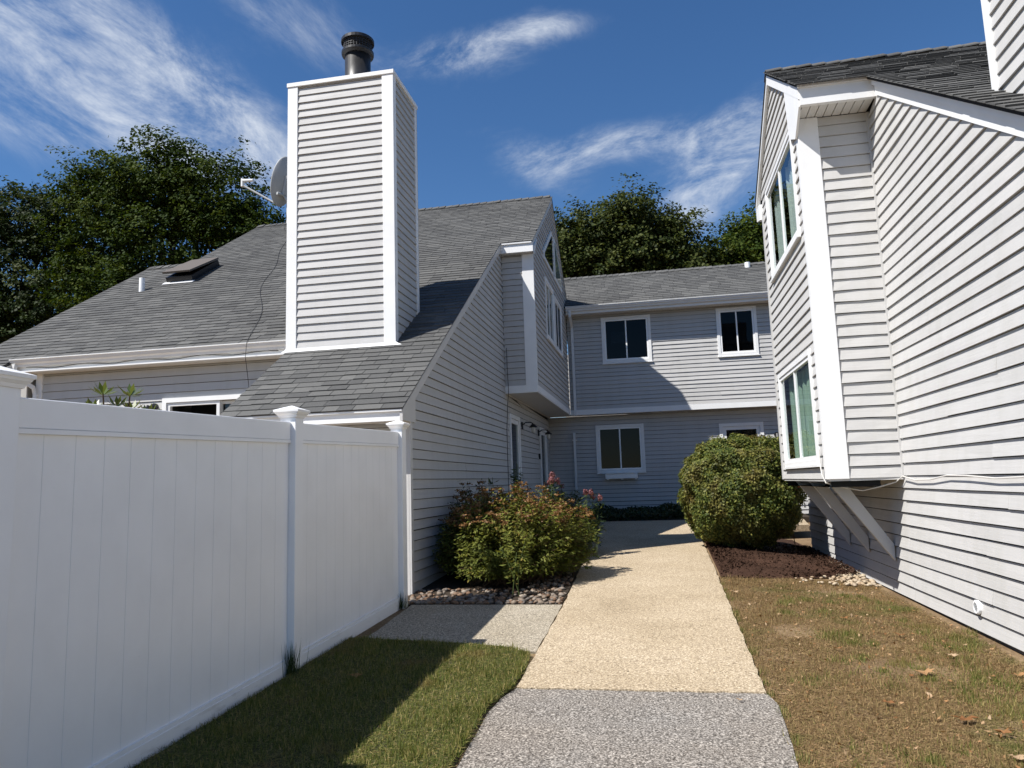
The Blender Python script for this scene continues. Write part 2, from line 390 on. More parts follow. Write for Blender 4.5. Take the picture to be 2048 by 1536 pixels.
# ------------------------------------------------------------------ building helpers
def span(poly, v):
    xs = []
    for i in range(len(poly)):
        (u0, v0), (u1, v1) = poly[i], poly[(i + 1) % len(poly)]
        if (v0 <= v) != (v1 <= v): xs.append(u0 + (v - v0) / (v1 - v0) * (u1 - u0))
    return (min(xs), max(xs)) if len(xs) >= 2 else None
def backing(part_name, fr, poly, holes, parent, mat, w=-.02):
    bm = bmesh.new(); ed = []
    for loop in [poly] + [[(a, c), (b, c), (b, d), (a, d)] for a, b, c, d in holes]:
        vs_ = [bm.verts.new(fr(u, v, w)) for u, v in loop]
        ed += [bm.edges.new((vs_[i], vs_[(i + 1) % len(vs_)])) for i in range(len(vs_))]
    bmesh.ops.triangle_fill(bm, edges=ed, use_beauty=True)
    me = bpy.data.meshes.new(part_name); bm.to_mesh(me); bm.free(); me.materials.append(mat)
    ob = bpy.data.objects.new(part_name, me); link(ob, parent); ob.location = -absloc(parent); return ob
def clapboards(fr, poly, holes, z0, z1, expo, parent, mat, proud=.018, rs=1, slot=.006):
    """one wall part with each board of its siding as a child of its own"""
    rr = random.Random(rs)
    wall = backing('wall', fr, poly, holes, parent, DECK)
    k = 0; z = z0
    while z < z1 - .01:
        zt = min(z + expo, z1); a = span(poly, z + .002); b = span(poly, zt - .002)
        if a is None and b is None: z += expo; continue
        if b is None: mid = (a[0] + a[1]) / 2; b = (mid, mid)
        if a is None: a = b
        mid = (z + zt) / 2; segs = [(min(a[0], b[0]), max(a[1], b[1]))]
        for h in holes:
            if h[2] < mid < h[3]:
                ns = []
                for s0, s1 in segs:
                    if h[0] > s0 + .01: ns.append((s0, min(h[0], s1)))
                    if h[1] < s1 - .01: ns.append((max(h[1], s0), s1))
                segs = [q for q in ns if q[1] - q[0] > .01] if not (h[1] <= min(s[0] for s in segs) or h[0] >= max(s[1] for s in segs)) else segs
        out = []
        for s0, s1 in segs:                                    # butt joints of long runs
            p0 = s0
            while s1 - p0 > 5.2:
                p1 = p0 + rr.uniform(2.4, 4.4); out.append((p0, p1 - .0015)); p0 = p1
            out.append((p0, s1))
        for s0, s1 in out:
            lo0 = max(s0, a[0]) if s0 <= a[0] or s0 <= b[0] else s0; lo1 = max(s0, b[0])
            lo0 = max(s0, a[0]); hi0, hi1 = min(s1, a[1]), min(s1, b[1])
            if hi0 - lo0 < .004 and hi1 - lo1 < .004: continue
            if hi0 < lo0: hi0 = lo0 = (hi0 + lo0) / 2
            if hi1 < lo1: hi1 = lo1 = (hi1 + lo1) / 2
            j0, j1, dz0, dz1 = rr.uniform(-.004, .004), rr.uniform(-.004, .004), rr.uniform(-.003, .003), rr.uniform(-.003, .003)
            tp = -(slot + .007 * min(1, max(0, -z / .6))) if zt < z1 - 1e-6 else 0
            um = (lo0 + hi0) / 2; um1 = (lo1 + hi1) / 2; jm, dm = rr.uniform(-.0045, .0045), rr.uniform(-.0035, .0035)
            mb = MB()
            for (ua, ub, uc, ud, ja, jb, da, db_) in ((lo0, um, um1, lo1, j0, jm, dz0, dm), (um, hi0, hi1, um1, jm, j1, dm, dz1)):
                mb.add([fr(ua, z + da, -.012), fr(ub, z + db_, -.012), fr(uc, zt + tp, -.012), fr(ud, zt + tp, -.012),
                        fr(ua, z + da, proud + ja), fr(ub, z + db_, proud + jb), fr(uc, zt + tp, .001), fr(ud, zt + tp, .001)],
                       [(4, 5, 6, 7), (0, 1, 5, 4), (3, 2, 1, 0), (2, 3, 7, 6), (3, 0, 4, 7), (1, 2, 6, 5)])
            mb.build('clapboard', mat, wall); k += 1
        z += expo
    return wall
def frame_boxes(mb, fr, u0, u1, v0, v1, t, w0, w1):
    mb.fbox(fr, u0, u0 + t, v0, v1, w0, w1); mb.fbox(fr, u1 - t, u1, v0, v1, w0, w1)
    mb.fbox(fr, u0 + t, u1 - t, v0, v0 + t, w0, w1); mb.fbox(fr, u0 + t, u1 - t, v1 - t, v1, w0, w1); return mb
def window(fr, u0, u1, v0, v1, parent, style='blind', casing=.075, split=.5, depth=.9, glass=None):
    w = frame_boxes(MB(), fr, u0, u1, v0, v1, casing, -.01, .034).build('window', WHITE, parent); bevel(w, .004)
    a0, a1, b0, b1 = u0 + casing + .003, u1 - casing - .003, v0 + casing + .003, v1 - casing - .003
    MB().fbox(fr, u0 - .015, u1 + .015, v0 - .022, v0 - .002, -.01, .05).build('sill', WHITE, w)
    fm = frame_boxes(MB(), fr, a0, a1, b0, b1, .038, -.02, .022)
    um = a0 + (a1 - a0) * split
    fm.fbox(fr, um - .017, um + .017, b0 + .038, b1 - .038, -.02, .016); fm.build('sash', VINYL, w)
    for p0, p1 in ((a0 + .04, um - .018), (um + .018, a1 - .04)):
        MB().fbox(fr, p0, p1, b0 + .039, b1 - .039, -.004, 0).build('pane', glass or GLASS, w)
    rm = MB(); c = (a0 - .3, a1 + .3, b0 - .3, b1 + .3)
    P = [fr(c[0], c[2], -.03), fr(c[1], c[2], -.03), fr(c[1], c[3], -.03), fr(c[0], c[3], -.03), fr(c[0], c[2], -depth), fr(c[1], c[2], -depth), fr(c[1], c[3], -depth), fr(c[0], c[3], -depth)]
    rm.add(P, [(4, 5, 6, 7), (0, 1, 5, 4), (1, 2, 6, 5), (2, 3, 7, 6), (3, 0, 4, 7)])
    rm.build('room', DARK, w, recalc=False)
    if style in ('blind', 'white_blind'):
        bl = MB(); zz = b0 + .03
        while zz < b1 - .03:
            bl.add([fr(a0 + .02, zz, -.05), fr(a1 - .02, zz, -.05), fr(a1 - .02, zz + .021, -.066), fr(a0 + .02, zz + .021, -.066)], [(0, 1, 2, 3)]); zz += .026
        bl.build('blind', BLIND if style == 'blind' else BLINDW, w, recalc=False)
    if style in ('curtain', 'green_curtain', 'half_curtain'):
        rng_ = [(a0, a0 + (a1 - a0) * .52, CURT), (a0 + (a1 - a0) * .85, a1, CURT)] if style == 'curtain' else \
               [(a0, a1, CURTG)] if style == 'green_curtain' else [(a0, a0 + (a1 - a0) * .3, CURT)]
        for c0, c1, mt in rng_:
            cu = MB(); n = max(24, int((c1 - c0) * 60)); vs0 = len(cu.v)
            for i in range(n + 1):
                u = c0 + (c1 - c0) * i / n; ww = -.11 + .03 * math.sin(i * 1.1) + .012 * math.sin(i * .37)
                cu.v += [fr(u, b0 + .02, ww), fr(u, b1 - .02, ww * .9)]
            cu.f = [(2 * i, 2 * i + 2, 2 * i + 3, 2 * i + 1) for i in range(n)]
            cu.build('curtain', mt, w, smooth=True, recalc=False)
    return w
def hole(u0, u1, v0, v1, c=.04): return (u0 + c, u1 - c, v0 + c, v1 - c)

SHING_W = [.19, .24, .29, .34]; EXPO = .143
def shingle_rows(roof, z_of, y0, y1, spans, slope, name_budget, rs=3, flip=False):
    """shingles on a plane that falls towards -y; spans(y) -> [(x0,x1),...]; the largest in view become single parts"""
    rr = random.Random(rs); s = math.sqrt(1 + slope * slope); t = Vector((0, 1 / s, slope / s)); n = Vector((0, -slope / s, 1 / s))
    items = []; dy = EXPO / s; y = y0; row = 0
    while y < y1:
        ln = min(EXPO * 1.12, (y1 - y) * s)
        for x0, x1 in spans(y + dy * .5):
            x = x0 - rr.uniform(0, .2)
            while x < x1:
                wi = rr.choices((0, 1, 2, 3), (2, 4, 4, 3))[0]; w = SHING_W[wi]
                a, b = max(x, x0), min(x + w - .006, x1)
                if b - a > .02: items.append((a, b, y, ln, wi, rr.uniform(.65, 1.15), rr.uniform(-.005, .005), rr.random(), b - a > w - .01 and ln > EXPO))
                x += w
        y += dy; row += 1
    def size(it):
        P = Vector(((it[0] + it[1]) / 2, it[2], z_of(it[2]))); px, py, d = proj(P)
        vis = -20 < px < 2060 and -20 < py < 1556
        return (1 if vis and it[8] else 0, 1 / d)
    order = sorted(range(len(items)), key=lambda i: size(items[i]), reverse=True)
    single = set(i for i in order[:name_budget] if size(items[i])[0])
    meshes = {}
    def wedge(mb, O, w, ln, h):
        a, b = O, O + Vector((w, 0, 0)); lift = n * h
        mb.add([a, b, b + t * ln, a + t * ln, a + lift, b + lift, b + t * ln + n * .0025, a + t * ln + n * .0025],
               [(4, 5, 6, 7), (0, 1, 5, 4), (3, 0, 4, 7), (1, 2, 6, 5)])
    big = MB(); rv = []
    for i, (a, b, yy, ln, wi, th, off, rnd, full) in enumerate(items):
        h = .011 * th + .004
        O = Vector((a, yy, z_of(yy))) + t * off + n * .002
        if i in single:
            hq = 0 if th < .8 else 1 if th < 1.05 else 2; key = (wi, hq)
            if key not in meshes:
                mb = MB(); wedge(mb, Vector((0, 0, 0)), SHING_W[wi] - .006, EXPO * 1.12, (.011, .0145, .018)[hq])
                me = mb.mesh('shingle', recalc=False); me.materials.append(SHINGLE)
                at = me.attributes.new('rnd', 'FLOAT', 'POINT'); meshes[key] = me
            ob = bpy.data.objects.new('shingle', meshes[key]); link(ob, roof); ob.location = O - absloc(roof)
        else:
            wedge(big, O, b - a, ln, h); rv += [rnd] * 8
    if big.v:
        me = big.mesh('shingle_field', recalc=False); me.materials.append(SHINGLE)
        at = me.attributes.new('rnd', 'FLOAT', 'POINT')
        if len(rv) == len(me.vertices): at.data.foreach_set('value', rv)
        ob = bpy.data.objects.new('shingle_field', me); link(ob, roof); ob.location = -absloc(roof); ob['kind'] = 'stuff'
def ridge_caps(roof, x0, x1, y, z, sf, sb, rs=1):
    rr = random.Random(rs); me = None; x = x0
    mb = MB(); q = [(-.13, -.13 * sf), (0, .004), (.13, -.13 * sb)]
    pts = []
    for dx, lift in ((0, .012), (.19, .028)):
        for dy, dz in q: pts.append((dx, dy, dz + lift - .006)); pts.append((dx, dy, dz + lift + .008))
    mb.add(pts, [(1, 3, 9, 7), (3, 5, 11, 9), (0, 1, 7, 6), (5, 4, 10, 11), (6, 7, 9, 8), (8, 9, 11, 10), (0, 2, 3, 1), (2, 4, 5, 3)])
    me = mb.mesh('ridge_cap', recalc=True); me.materials.append(SHINGLE); me.attributes.new('rnd', 'FLOAT', 'POINT')
    while x < x1 - .05:
        ob = bpy.data.objects.new('ridge_cap', me); link(ob, roof)
        ob.location = Vector((x, y + rr.uniform(-.008, .008), z + rr.uniform(-.002, .004))) - absloc(roof); x += .175
def gutter(x0, x1, y, ztop, parent, s=-1, mat=None):
    """K-profile gutter along x, open at the top, hung on the fascia at y"""
    pr = [(0, 0), (0, -.118), (.058, -.118), (.066, -.085), (.092, -.062), (.108, -.02), (.118, -.014), (.118, 0), (.102, 0), (.102, -.006), (.110, -.007), (.103, -.02), (.086, -.056), (.059, -.08), (.051, -.11), (.008, -.11), (.008, 0)]
    mb = MB().prism([(x0, y + s * a, ztop + b) for a, b in pr], (x1 - x0, 0, 0))
    return mb.build('gutter', mat or ALU, parent)
def lap_lamp(fr, u, v, parent, k=1.0):
    """black gooseneck wall lamp: backplate, arm, hood and clear bulb glass"""
    o = MB().fbox(fr, u - .05, u + .05, v - .09, v + .06, .012, .04).build('wall_lamp', BLACK, parent)
    MB().tube([fr(u, v, .03), fr(u, v + .05, .10), fr(u, v + .05, .2), fr(u, v + .02, .26)], .012, 6).build('arm', BLACK, o)
    h = MB(); c = Vector(fr(u, v - .06, .26)); h.lathe(c, [(.09, 0), (.088, .01), (.04, .06), (.02, .075), (0, .075)], 14); h.build('hood', BLACK, o)
    b = MB(); b.lathe(c, [(.0, -.12), (.035, -.115), (.045, -.06), (.04, 0)], 10); b.build('bulb_glass', LAMPG, o, smooth=True)
    return o

# ================================================================== THE SETTING: ground, paths, beds
def gz(x, y):
    b = -1.48 + .032 * min(max(y, -15), 21)
    if x > .7:
        t = min(1, (x - .7) / 1.7); t = t * t * (3 - 2 * t)
        b = b * (1 - t) + min(b, -1.292 + .007 * (y - 5.88)) * t
    return b
def gza(X, Y): return np.array([gz(a, b) for a, b in zip(X, Y)])
xs = sorted(set([-400, -150, -60, -30, -18, -12] + [round(-9 + .5 * i, 3) for i in range(41)] + [15, 22, 40, 90, 200, 400] + [round(.7 + .2 * i, 3) for i in range(10)]))
ys = sorted(set([-300, -100, -40, -20, -15] + [round(-10 + .5 * i, 3) for i in range(64)] + [25, 30, 40, 60, 120, 300, 600]))
gv = [(x, y, gz(x, y) + (.006 * math.sin(x * 3.1 + y * 1.7) + .006 * math.sin(y * 4.3 - x * 2.2) if .8 < x < 2.2 and 3 < y < 9 else 0)) for y in ys for x in xs]
nx = len(xs)
ground = np_mesh('ground', np.array(gv), np.array([(j * nx + i, j * nx + i + 1, (j + 1) * nx + i + 1, (j + 1) * nx + i) for j in range(len(ys) - 1) for i in range(nx - 1)]), THATCH)
struct(ground)
def strip(name, mat, rows, lift, skirt=.12, step=.12, nx=26):
    """a slab laid along y: rows = (y, x left, x right)"""
    mb = MB(); R_ = []; srr = random.Random(len(name))
    for (ya, la, ra), (yb, lb, rb) in zip(rows, rows[1:]):
        n = max(1, int((yb - ya) / step))
        for i in range(n): t = i / n; R_.append((ya + (yb - ya) * t, la + (lb - la) * t, ra + (rb - ra) * t))
    R_.append(rows[-1])
    for y, l, r in R_:
        for i in range(nx + 1):
            x = l + (r - l) * i / nx; yy = y
            if i in (0, nx): x += srr.uniform(-.007, .007)
            if y in (rows[0][0], rows[-1][0]): yy += srr.uniform(-.008, .008)
            mb.v.append((x, yy, gz(min(x, .7), y) + lift))
    w = nx + 1
    mb.f = [(j * w + i, j * w + i + 1, (j + 1) * w + i + 1, (j + 1) * w + i) for j in range(len(R_) - 1) for i in range(nx)]
    bd = [i for i in range(w)] + [j * w + nx for j in range(1, len(R_))] + [(len(R_) - 1) * w + i for i in range(nx - 1, -1, -1)] + [j * w for j in range(len(R_) - 2, 0, -1)]
    k = len(mb.v)
    for b in bd: x, y, z = mb.v[b]; mb.v.append((x, y, z - skirt))
    m_ = len(bd); mb.f += [(bd[(i + 1) % m_], bd[i], k + i, k + (i + 1) % m_) for i in range(m_)]
    return struct(mb.build(name, mat, recalc=False))
strip('footpath', PATH, [(4.90, -.965, .568), (5.87, -.975, .585), (7.62, -.99, .61), (10, -1.06, .64), (12.2, -1.12, .66), (13.1, -1.16, .67), (14.6, -1.22, .70), (14.9, -1.23, 1.5), (15.3, -1.24, 2.8), (16.9, -1.31, 2.95)], .022)
strip('asphalt_walk', ASPH, [(-7, -1.25, .5), (0, -1.12, .52), (3.7, -1.03, .553), (4.45, -1.045, .60), (4.7, -1.02, .615), (4.93, -.963, .565)], .014)
strip('concrete_slab', SLAB, [(5.80, -2.52, -.986), (6.18, -2.50, -.986), (7.60, -2.575, -1.001)], .018)
strip('front_lawn', LAWNB, [(-7, -2.62, -1.27), (0, -2.62, -1.15), (3.7, -2.62, -1.065), (4.5, -2.62, -1.085), (4.9, -2.62, -1.0), (5.45, -2.62, -1.0), (5.72, -2.62, -1.04), (5.86, -2.62, -1.2), (5.95, -2.62, -1.5), (6.1, -2.62, -2.45)], .034, .1)
strip('planting_bed', BEDSOIL, [(7.62, -2.79, -1.01), (10, -2.79, -1.08), (13, -2.79, -1.18), (17, -2.79, -1.33), (17.1, -2.79, 3.2), (19.78, -2.79, 3.2)], .012)
mul = MB(); mw = 14
mrows = [(9.3, .66, 1.5), (9.6, .67, 1.9), (9.95, .67, 2.39), (11, .68, 2.39), (12.2, .69, 2.39), (13.1, .70, 2.39), (14.6, .74, 2.39), (14.85, 1.5, 2.39)]
for y, l, r in mrows:
    for i in range(mw + 1):
        x = l + (r - l) * i / mw; e = min(i, mw - i) / 3
        mul.v.append((x, y + (.09 * math.sin(x * 5.1) if y < 9.6 else 0), gz(x, y) + .006 + (.06 * min(1, e) if 9.45 < y < 14.7 else 0) + random.uniform(0, .014)))
mul.f = [(j * (mw + 1) + i, j * (mw + 1) + i + 1, (j + 1) * (mw + 1) + i + 1, (j + 1) * (mw + 1) + i) for j in range(len(mrows) - 1) for i in range(mw)]
struct(mul.build('mulch_bed', MULCH, recalc=False))
rngm = np.random.default_rng(77); nm_ = 9000
Xm = rngm.uniform(.68, 2.36, nm_); Ym = rngm.uniform(9.15, 13.2, nm_); km = Ym > np.interp(Xm, [.66, 1.5, 1.9, 2.39], [9.3, 9.33, 9.62, 9.97]) + .09 * np.sin(Xm * 5.1); Xm, Ym = Xm[km], Ym[km]
chips = leaves('mulch_chips', np.stack([Xm, Ym, gza(Xm, Ym) + .05 * np.clip((Ym - 9.3) * 3, 0, 1) + rngm.uniform(.01, .03, len(Xm))], 1), rngm.normal(size=(len(Xm), 3)) * .45 + np.array([0, 0, 1]), rngm.uniform(.03, .08, len(Xm)), .35, MULCH, bpy.data.objects['mulch_bed'], rng=rngm); chips['kind'] = 'stuff'
# river stones lying on the left bed, pale pebbles along the right wall
def stone_meshes(n, mat, seed):
    rr = random.Random(seed); out = []
    for k in range(n):
        bm = bmesh.new(); bmesh.ops.create_icosphere(bm, subdivisions=1, radius=.5)
        sx, sy, sz = 1, rr.uniform(.6, .95), rr.uniform(.4, .65)
        for v in bm.verts: v.co = Vector((v.co.x * sx, v.co.y * sy, v.co.z * sz)) * rr.uniform(.82, 1.12)
        me = bpy.data.meshes.new('stone'); bm.to_mesh(me); bm.free(); me.materials.append(mat); me.attributes.new('rnd', 'FLOAT', 'POINT')
        for p in me.polygons: p.use_smooth = True
        out.append(me)
    return out
def stones(bed, spots, meshes, singles, seed, mat):
    rr = random.Random(seed)
    spots = sorted(spots, key=lambda p: p[0] ** 2 + p[1] ** 2)
    rest = MB(); rv = []
    for i, (x, y, s) in enumerate(spots):
        me = rr.choice(meshes); R3 = Matrix.Rotation(rr.uniform(0, 6.28), 3, 'Z') @ Matrix.Rotation(rr.uniform(-.4, .4), 3, 'X')
        z = gz(min(x, .7) if x < 0 else x, y) + .014 + s * .16
        if i < singles:
            ob = bpy.data.objects.new('stone', me); link(ob, bed); ob.location = Vector((x, y, z)) - absloc(bed); ob.rotation_euler = R3.to_euler(); ob.scale = (s, s, s)
        else:
            rest.add([Vector((x, y, z)) + s * (R3 @ v.co) for v in me.vertices], [tuple(p.vertices) for p in me.polygons]); rv += [rr.random()] * len(me.vertices)
    if rest.v:
        me = rest.mesh('loose_stones', True, False); me.materials.append(mat); at = me.attributes.new('rnd', 'FLOAT', 'POINT')
        if len(rv) == len(me.vertices): at.data.foreach_set('value', rv)
        ob = bpy.data.objects.new('loose_stones', me); link(ob, bed); ob.location = -absloc(bed); ob['kind'] = 'stuff'
rr = random.Random(5); sp = []
for i in range(1500):
    y = 7.64 + rr.random() ** 1.6 * 5.2; x = rr.uniform(-2.74, -1.03 - .035 * (y - 7.6))
    if y < 8.5 or x > -1.5 - .03 * (y - 7.6): sp.append((x, y, rr.uniform(.035, .085)))
stones(bpy.data.objects['planting_bed'], sp, stone_meshes(8, STONE, 1), 300, 2, STONE)
sp = []
for i in range(330):
    y = rr.uniform(9.0, 11.6); c = 2.28 - .10 * abs(y - 10.2); x = rr.gauss(c, .13)
    if x < 2.37: sp.append((x, y, rr.uniform(.04, .085)))
for i in range(45): sp.append((rr.uniform(1.5, 2.3), rr.uniform(9.0, 9.9), rr.uniform(.025, .06)))
stones(bpy.data.objects['mulch_bed'], sp, stone_meshes(6, PEBBLE, 3), 300, 4, PEBBLE)
# loose stones that rolled onto the wood chips and the slab edge are part of those beds

# ================================================================== LEFT TOWNHOUSE
RZ = lambda y: .822 + .643 * (y - 7.836)
def deck(parent, rects, zf, t0=.006, t1=.032, name='roof'):
    mb = MB()
    for x0, x1, ya, yb in rects:
        mb.prism([(x0, ya, zf(ya) - t0), (x0, yb, zf(yb) - t0), (x0, yb, zf(yb) - t1), (x0, ya, zf(ya) - t1)], (x1 - x0, 0, 0))
    return mb.build(name, DECK, parent)
L = thing('townhouse', 'grey clapboard townhouse with tall chimney and steep grey roof left of path', 'house', (-6, 12, -1.1))
YR, ZR = 17.23, RZ(17.23)
roofL = deck(L, [(-10.88, -9.90, 9.60, 14.33), (-9.90, -5.02, 9.93, YR), (-5.02, -2.775, 7.93, YR), (-2.775, -2.145, 13.80, YR)], RZ)
def spansL(y):
    if y < 9.60: return [(-5.035, -2.755)]
    if y < 9.93: return [(-10.9, -9.92), (-5.035, -2.755)]
    if y < 13.80: return [(-10.9, -2.755)]
    if y < 14.33: return [(-10.9, -2.125)]
    return [(-9.92, -2.125)]
shingle_rows(roofL, RZ, 7.90, YR, spansL, .643, 300, 3)
ridge_caps(roofL, -9.9, -2.15, YR, ZR + .012, .643, .84, 1)
ridge_caps(roofL, -10.88, -9.93, 14.33, RZ(14.33) + .012, .643, .643, 2)
backL = lambda y: ZR - .84 * (y - YR)
deck(L, [(-9.90, -2.145, YR, 20.6)], backL, 0, .10, 'rear_roof')
deck(L, [(-10.88, -9.91, 14.33, 18.5)], lambda y: RZ(14.33) - .643 * (y - 14.33), 0, .10, 'rear_roof')
EL = .117
# long side wall towards the courtyard
fL = FX(-2.80, 1)
d1 = (14.28, 15.34, -.98, 1.36); d2 = (18.12, 19.16, -.98, 1.35)
rk = lambda y: RZ(y) - .13
clapboards(fL, [(8.27, -1.32), (19.78, -1.32), (19.78, 1.70), (13.99, 1.70), (13.99, rk(13.99)), (8.27, rk(8.27))], [hole(*d1), hole(*d2)], -1.32, 4.85, EL, L, SID_L, rs=11)
def glass_door(fr, d, parent, leaf, hinge=1):
    u0, u1, v0, v1 = d; c = .085
    dr = MB().fbox(fr, u0, u0 + c, v0, v1, -.01, .034).fbox(fr, u1 - c, u1, v0, v1, -.01, .034).fbox(fr, u0 + c, u1 - c, v1 - c, v1, -.01, .034).build('door', WHITE, parent); bevel(dr, .004)
    a0, a1, b0, b1 = u0 + c + .004, u1 - c - .004, v0 + .03, v1 - c - .004
    lf = MB(); frame_boxes(lf, fr, a0, a1, b0, b1, leaf, -.03, .012); lf.build('leaf', WHITE, dr)
    MB().fbox(fr, a0 + leaf + .001, a1 - leaf - .001, b0 + leaf + .001, b1 - leaf - .001, -.012, -.006).build('pane', GLASS, dr)
    MB().fbox(fr, a0, a1, b0, b1, -.42, -.40).build('room', DARK, dr)
    MB().fbox(fr, u0 - .02, u1 + .02, v0 - .05, v0 + .028, -.05, .07).build('threshold', ALU, dr)
    hu = a1 - leaf * .5 if hinge > 0 else a0 + leaf * .5
    MB().tube([fr(hu, b0 + .95, .01), fr(hu, b0 + .95, .06), fr(hu - hinge * .09, b0 + .95, .06)], .011, 6).build('handle', BLACK, dr)
    return dr
glass_door(fL, d1, L, .09); glass_door(fL, d2, L, .09)
lap_lamp(fL, 15.62, 1.22, L); lap_lamp(fL, 17.86, 1.20, L)
MB().fbox(fL, 17.80, 17.9, .55, .68, .012, .05).build('wall_bracket', BLACK, L)
# corner board, rake board, eave box of the low front part
cb = MB().box(-2.885, -2.80, 8.222, 8.25, -1.3, .76).box(-2.80, -2.777, 8.222, 8.30, -1.3, .76).build('corner_board', SIDE_TRIM, L); bevel(cb, .003)  # grey dims this sunlit board: its shade is put into the colour
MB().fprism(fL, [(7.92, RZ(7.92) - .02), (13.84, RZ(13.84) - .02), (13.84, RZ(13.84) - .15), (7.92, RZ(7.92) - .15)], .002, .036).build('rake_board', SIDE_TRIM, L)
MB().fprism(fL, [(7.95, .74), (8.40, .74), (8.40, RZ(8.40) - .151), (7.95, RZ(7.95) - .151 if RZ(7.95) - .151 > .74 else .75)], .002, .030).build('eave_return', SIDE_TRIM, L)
MB().box(-5.0, -2.80, 7.935, 7.965, .735, .848).box(-5.0, -2.80, 7.95, 7.98, .848, .905).build('fascia', WHITE, L)
MB().box(-5.0, -2.80, 7.981, 8.22, .735, .75).build('soffit', SOFFIT, L)
MB().box(-5.03, -2.77, 7.908, 7.932, RZ(7.91) - .03, RZ(7.91) - .008).build('drip_edge', ALU, L)
fF = FY(8.25, -1)
clapboards(fF, [(-5.0, -1.3), (-2.89, -1.3), (-2.89, .735), (-5.0, .735)], [], -1.3, .735, EL, L, SID_F, rs=12)
fS = FX(-5.0, -1)
clapboards(fS, [(8.26, -1.3), (10.14, -1.3), (10.14, RZ(10.14) - .13), (8.26, RZ(8.26) - .13)], [], -1.3, 2.2, EL, L, SID_L, rs=13)
# recessed front wall under the long gutter
YW = 10.15; fW = FY(YW, -1)
sl = (-7.38, -5.55, -1.1, 1.45)
clapboards(fW, [(-9.55, -1.25), (-5.02, -1.25), (-5.02, 1.96), (-9.55, 1.96)], [hole(*sl)], -1.25, 1.96, .127, L, SID_F, rs=14)
so = MB(); frame_boxes(so, fW, *sl, .07, -.01, .05); so_ = so.build('sliding_door', WHITE, L)
sf_ = MB(); frame_boxes(sf_, fW, sl[0] + .075, -6.42, sl[2] + .075, sl[3] - .075, .05, -.03, .03); frame_boxes(sf_, fW, -6.47, sl[1] - .075, sl[2] + .075, sl[3] - .075, .05, -.07, -.035); sf_.build('leaf', ALU, so_)
MB().fbox(fW, -6.41, sl[1] - .13, sl[2] + .13, sl[3] - .13, -.055, -.05).build('pane', GLASS, so_)
MB().fbox(fW, sl[0] - .2, sl[1] + .2, sl[2], sl[3], -1.0, -.98).fbox(fW, sl[0] - .2, sl[1] + .2, sl[3] + .02, sl[3] + .04, -.98, -.03).build('room', DARK, so_)
MB().fbox(fW, -9.66, -9.55, -1.3, 1.96, -.02, .03).build('corner_board', WHITE, L)
lamp = MB(); lamp.tube([fW(-7.52, 1.33, .01), fW(-7.52, 1.33, .05)], .055, 14).tube([fW(-7.52, 1.33, .05), fW(-7.56, 1.31, .13)], .022, 8).tube([fW(-7.56, 1.34, .12), fW(-7.585, 1.22, .17)], [.035, .05], 10)
lamp.build('wall_lamp', BLACK, L)
MB().box(-9.75, -5.02, 9.90, YW - .02, 1.955, 1.975).build('soffit', SOFFIT, L)
MB().box(-9.86, -5.03, 9.965, 9.99, 1.965, RZ(9.96) - .03).build('fascia', WHITE, L)
MB().box(-9.8, -5.03, 9.885, 9.963, 1.965, 1.985).build('eave_trim', WHITE, L)
gutter(-9.92, -5.04, 9.963, RZ(9.93) + .005, L)
dsp = MB().tube([(-9.86, 9.90, 2.10), (-9.86, 9.90, 1.93), (-9.66, 10.07, 1.74), (-9.63, 10.10, 1.62), (-9.63, 10.10, -1.2)], .045, 4); dsp.build('downspout', ALU, L)
MB().fprism(FX(-9.86, -1), [(10.15, -1.3), (20, -1.3), (20, 4.0), (17.2, ZR - .12), (10.15, RZ(10.15) - .12)], -.02, 0).build('side_wall', SID_L, L)
MB().box(-10.85, -9.9, 11.0, 11.03, -1.3, 2.7).build('side_wall', SID_F, L)
MB().box(-9.8, -2.85, 20.5, 20.55, -1.2, 4.1).build('rear_wall', SID_F, L)
# upper storey that hangs over the courtyard
XO = -2.18; fO = FX(XO, 1); fN = FY(14.0, -1)
w1 = (15.56, 16.86, 3.06, 4.42); w2 = (17.0, 18.28, 3.06, 4.36)
clapboards(fO, [(14.0, 1.855), (19.46, 1.855), (19.46, backL(19.46) - .1), (YR, ZR - .12), (14.0, RZ(14.0) - .12)], [hole(*w1), hole(*w2)], 1.855, 6.75, EL, L, SID_L, rs=15)
clapboards(fN, [(-2.79, 1.855), (-2.385, 1.855), (-2.385, 4.45), (-2.79, 4.45)], [], 1.855, 4.45, EL, L, SID_F, rs=16)
cb = MB().box(-2.385, XO + .024, 13.972, 14.0, 1.71, 4.45).box(XO, XO + .024, 14.0, 14.03, 1.71, 4.45).build('corner_board', WHITE, L); bevel(cb, .003)
MB().box(-2.80, -2.386, 13.976, 14.0, 1.71, 1.854).build('skirt_board', WHITE, L)
MB().fbox(fO, 14.032, 19.44, 1.71, 1.854, 0, .022).build('skirt_board', WHITE, L)
MB().box(-2.86, XO + .024, 14.0, 19.90, 1.717, 1.736).build('overhang_soffit', SOFFIT, L)
MB().box(-2.785, -2.765, 14.05, 19.7, 1.69, 1.712).build('overhang_trim', SOFFIT, L)
window(fO, *w1, L, 'white_blind'); window(fO, *w2, L, 'none', glass=DGLASS)
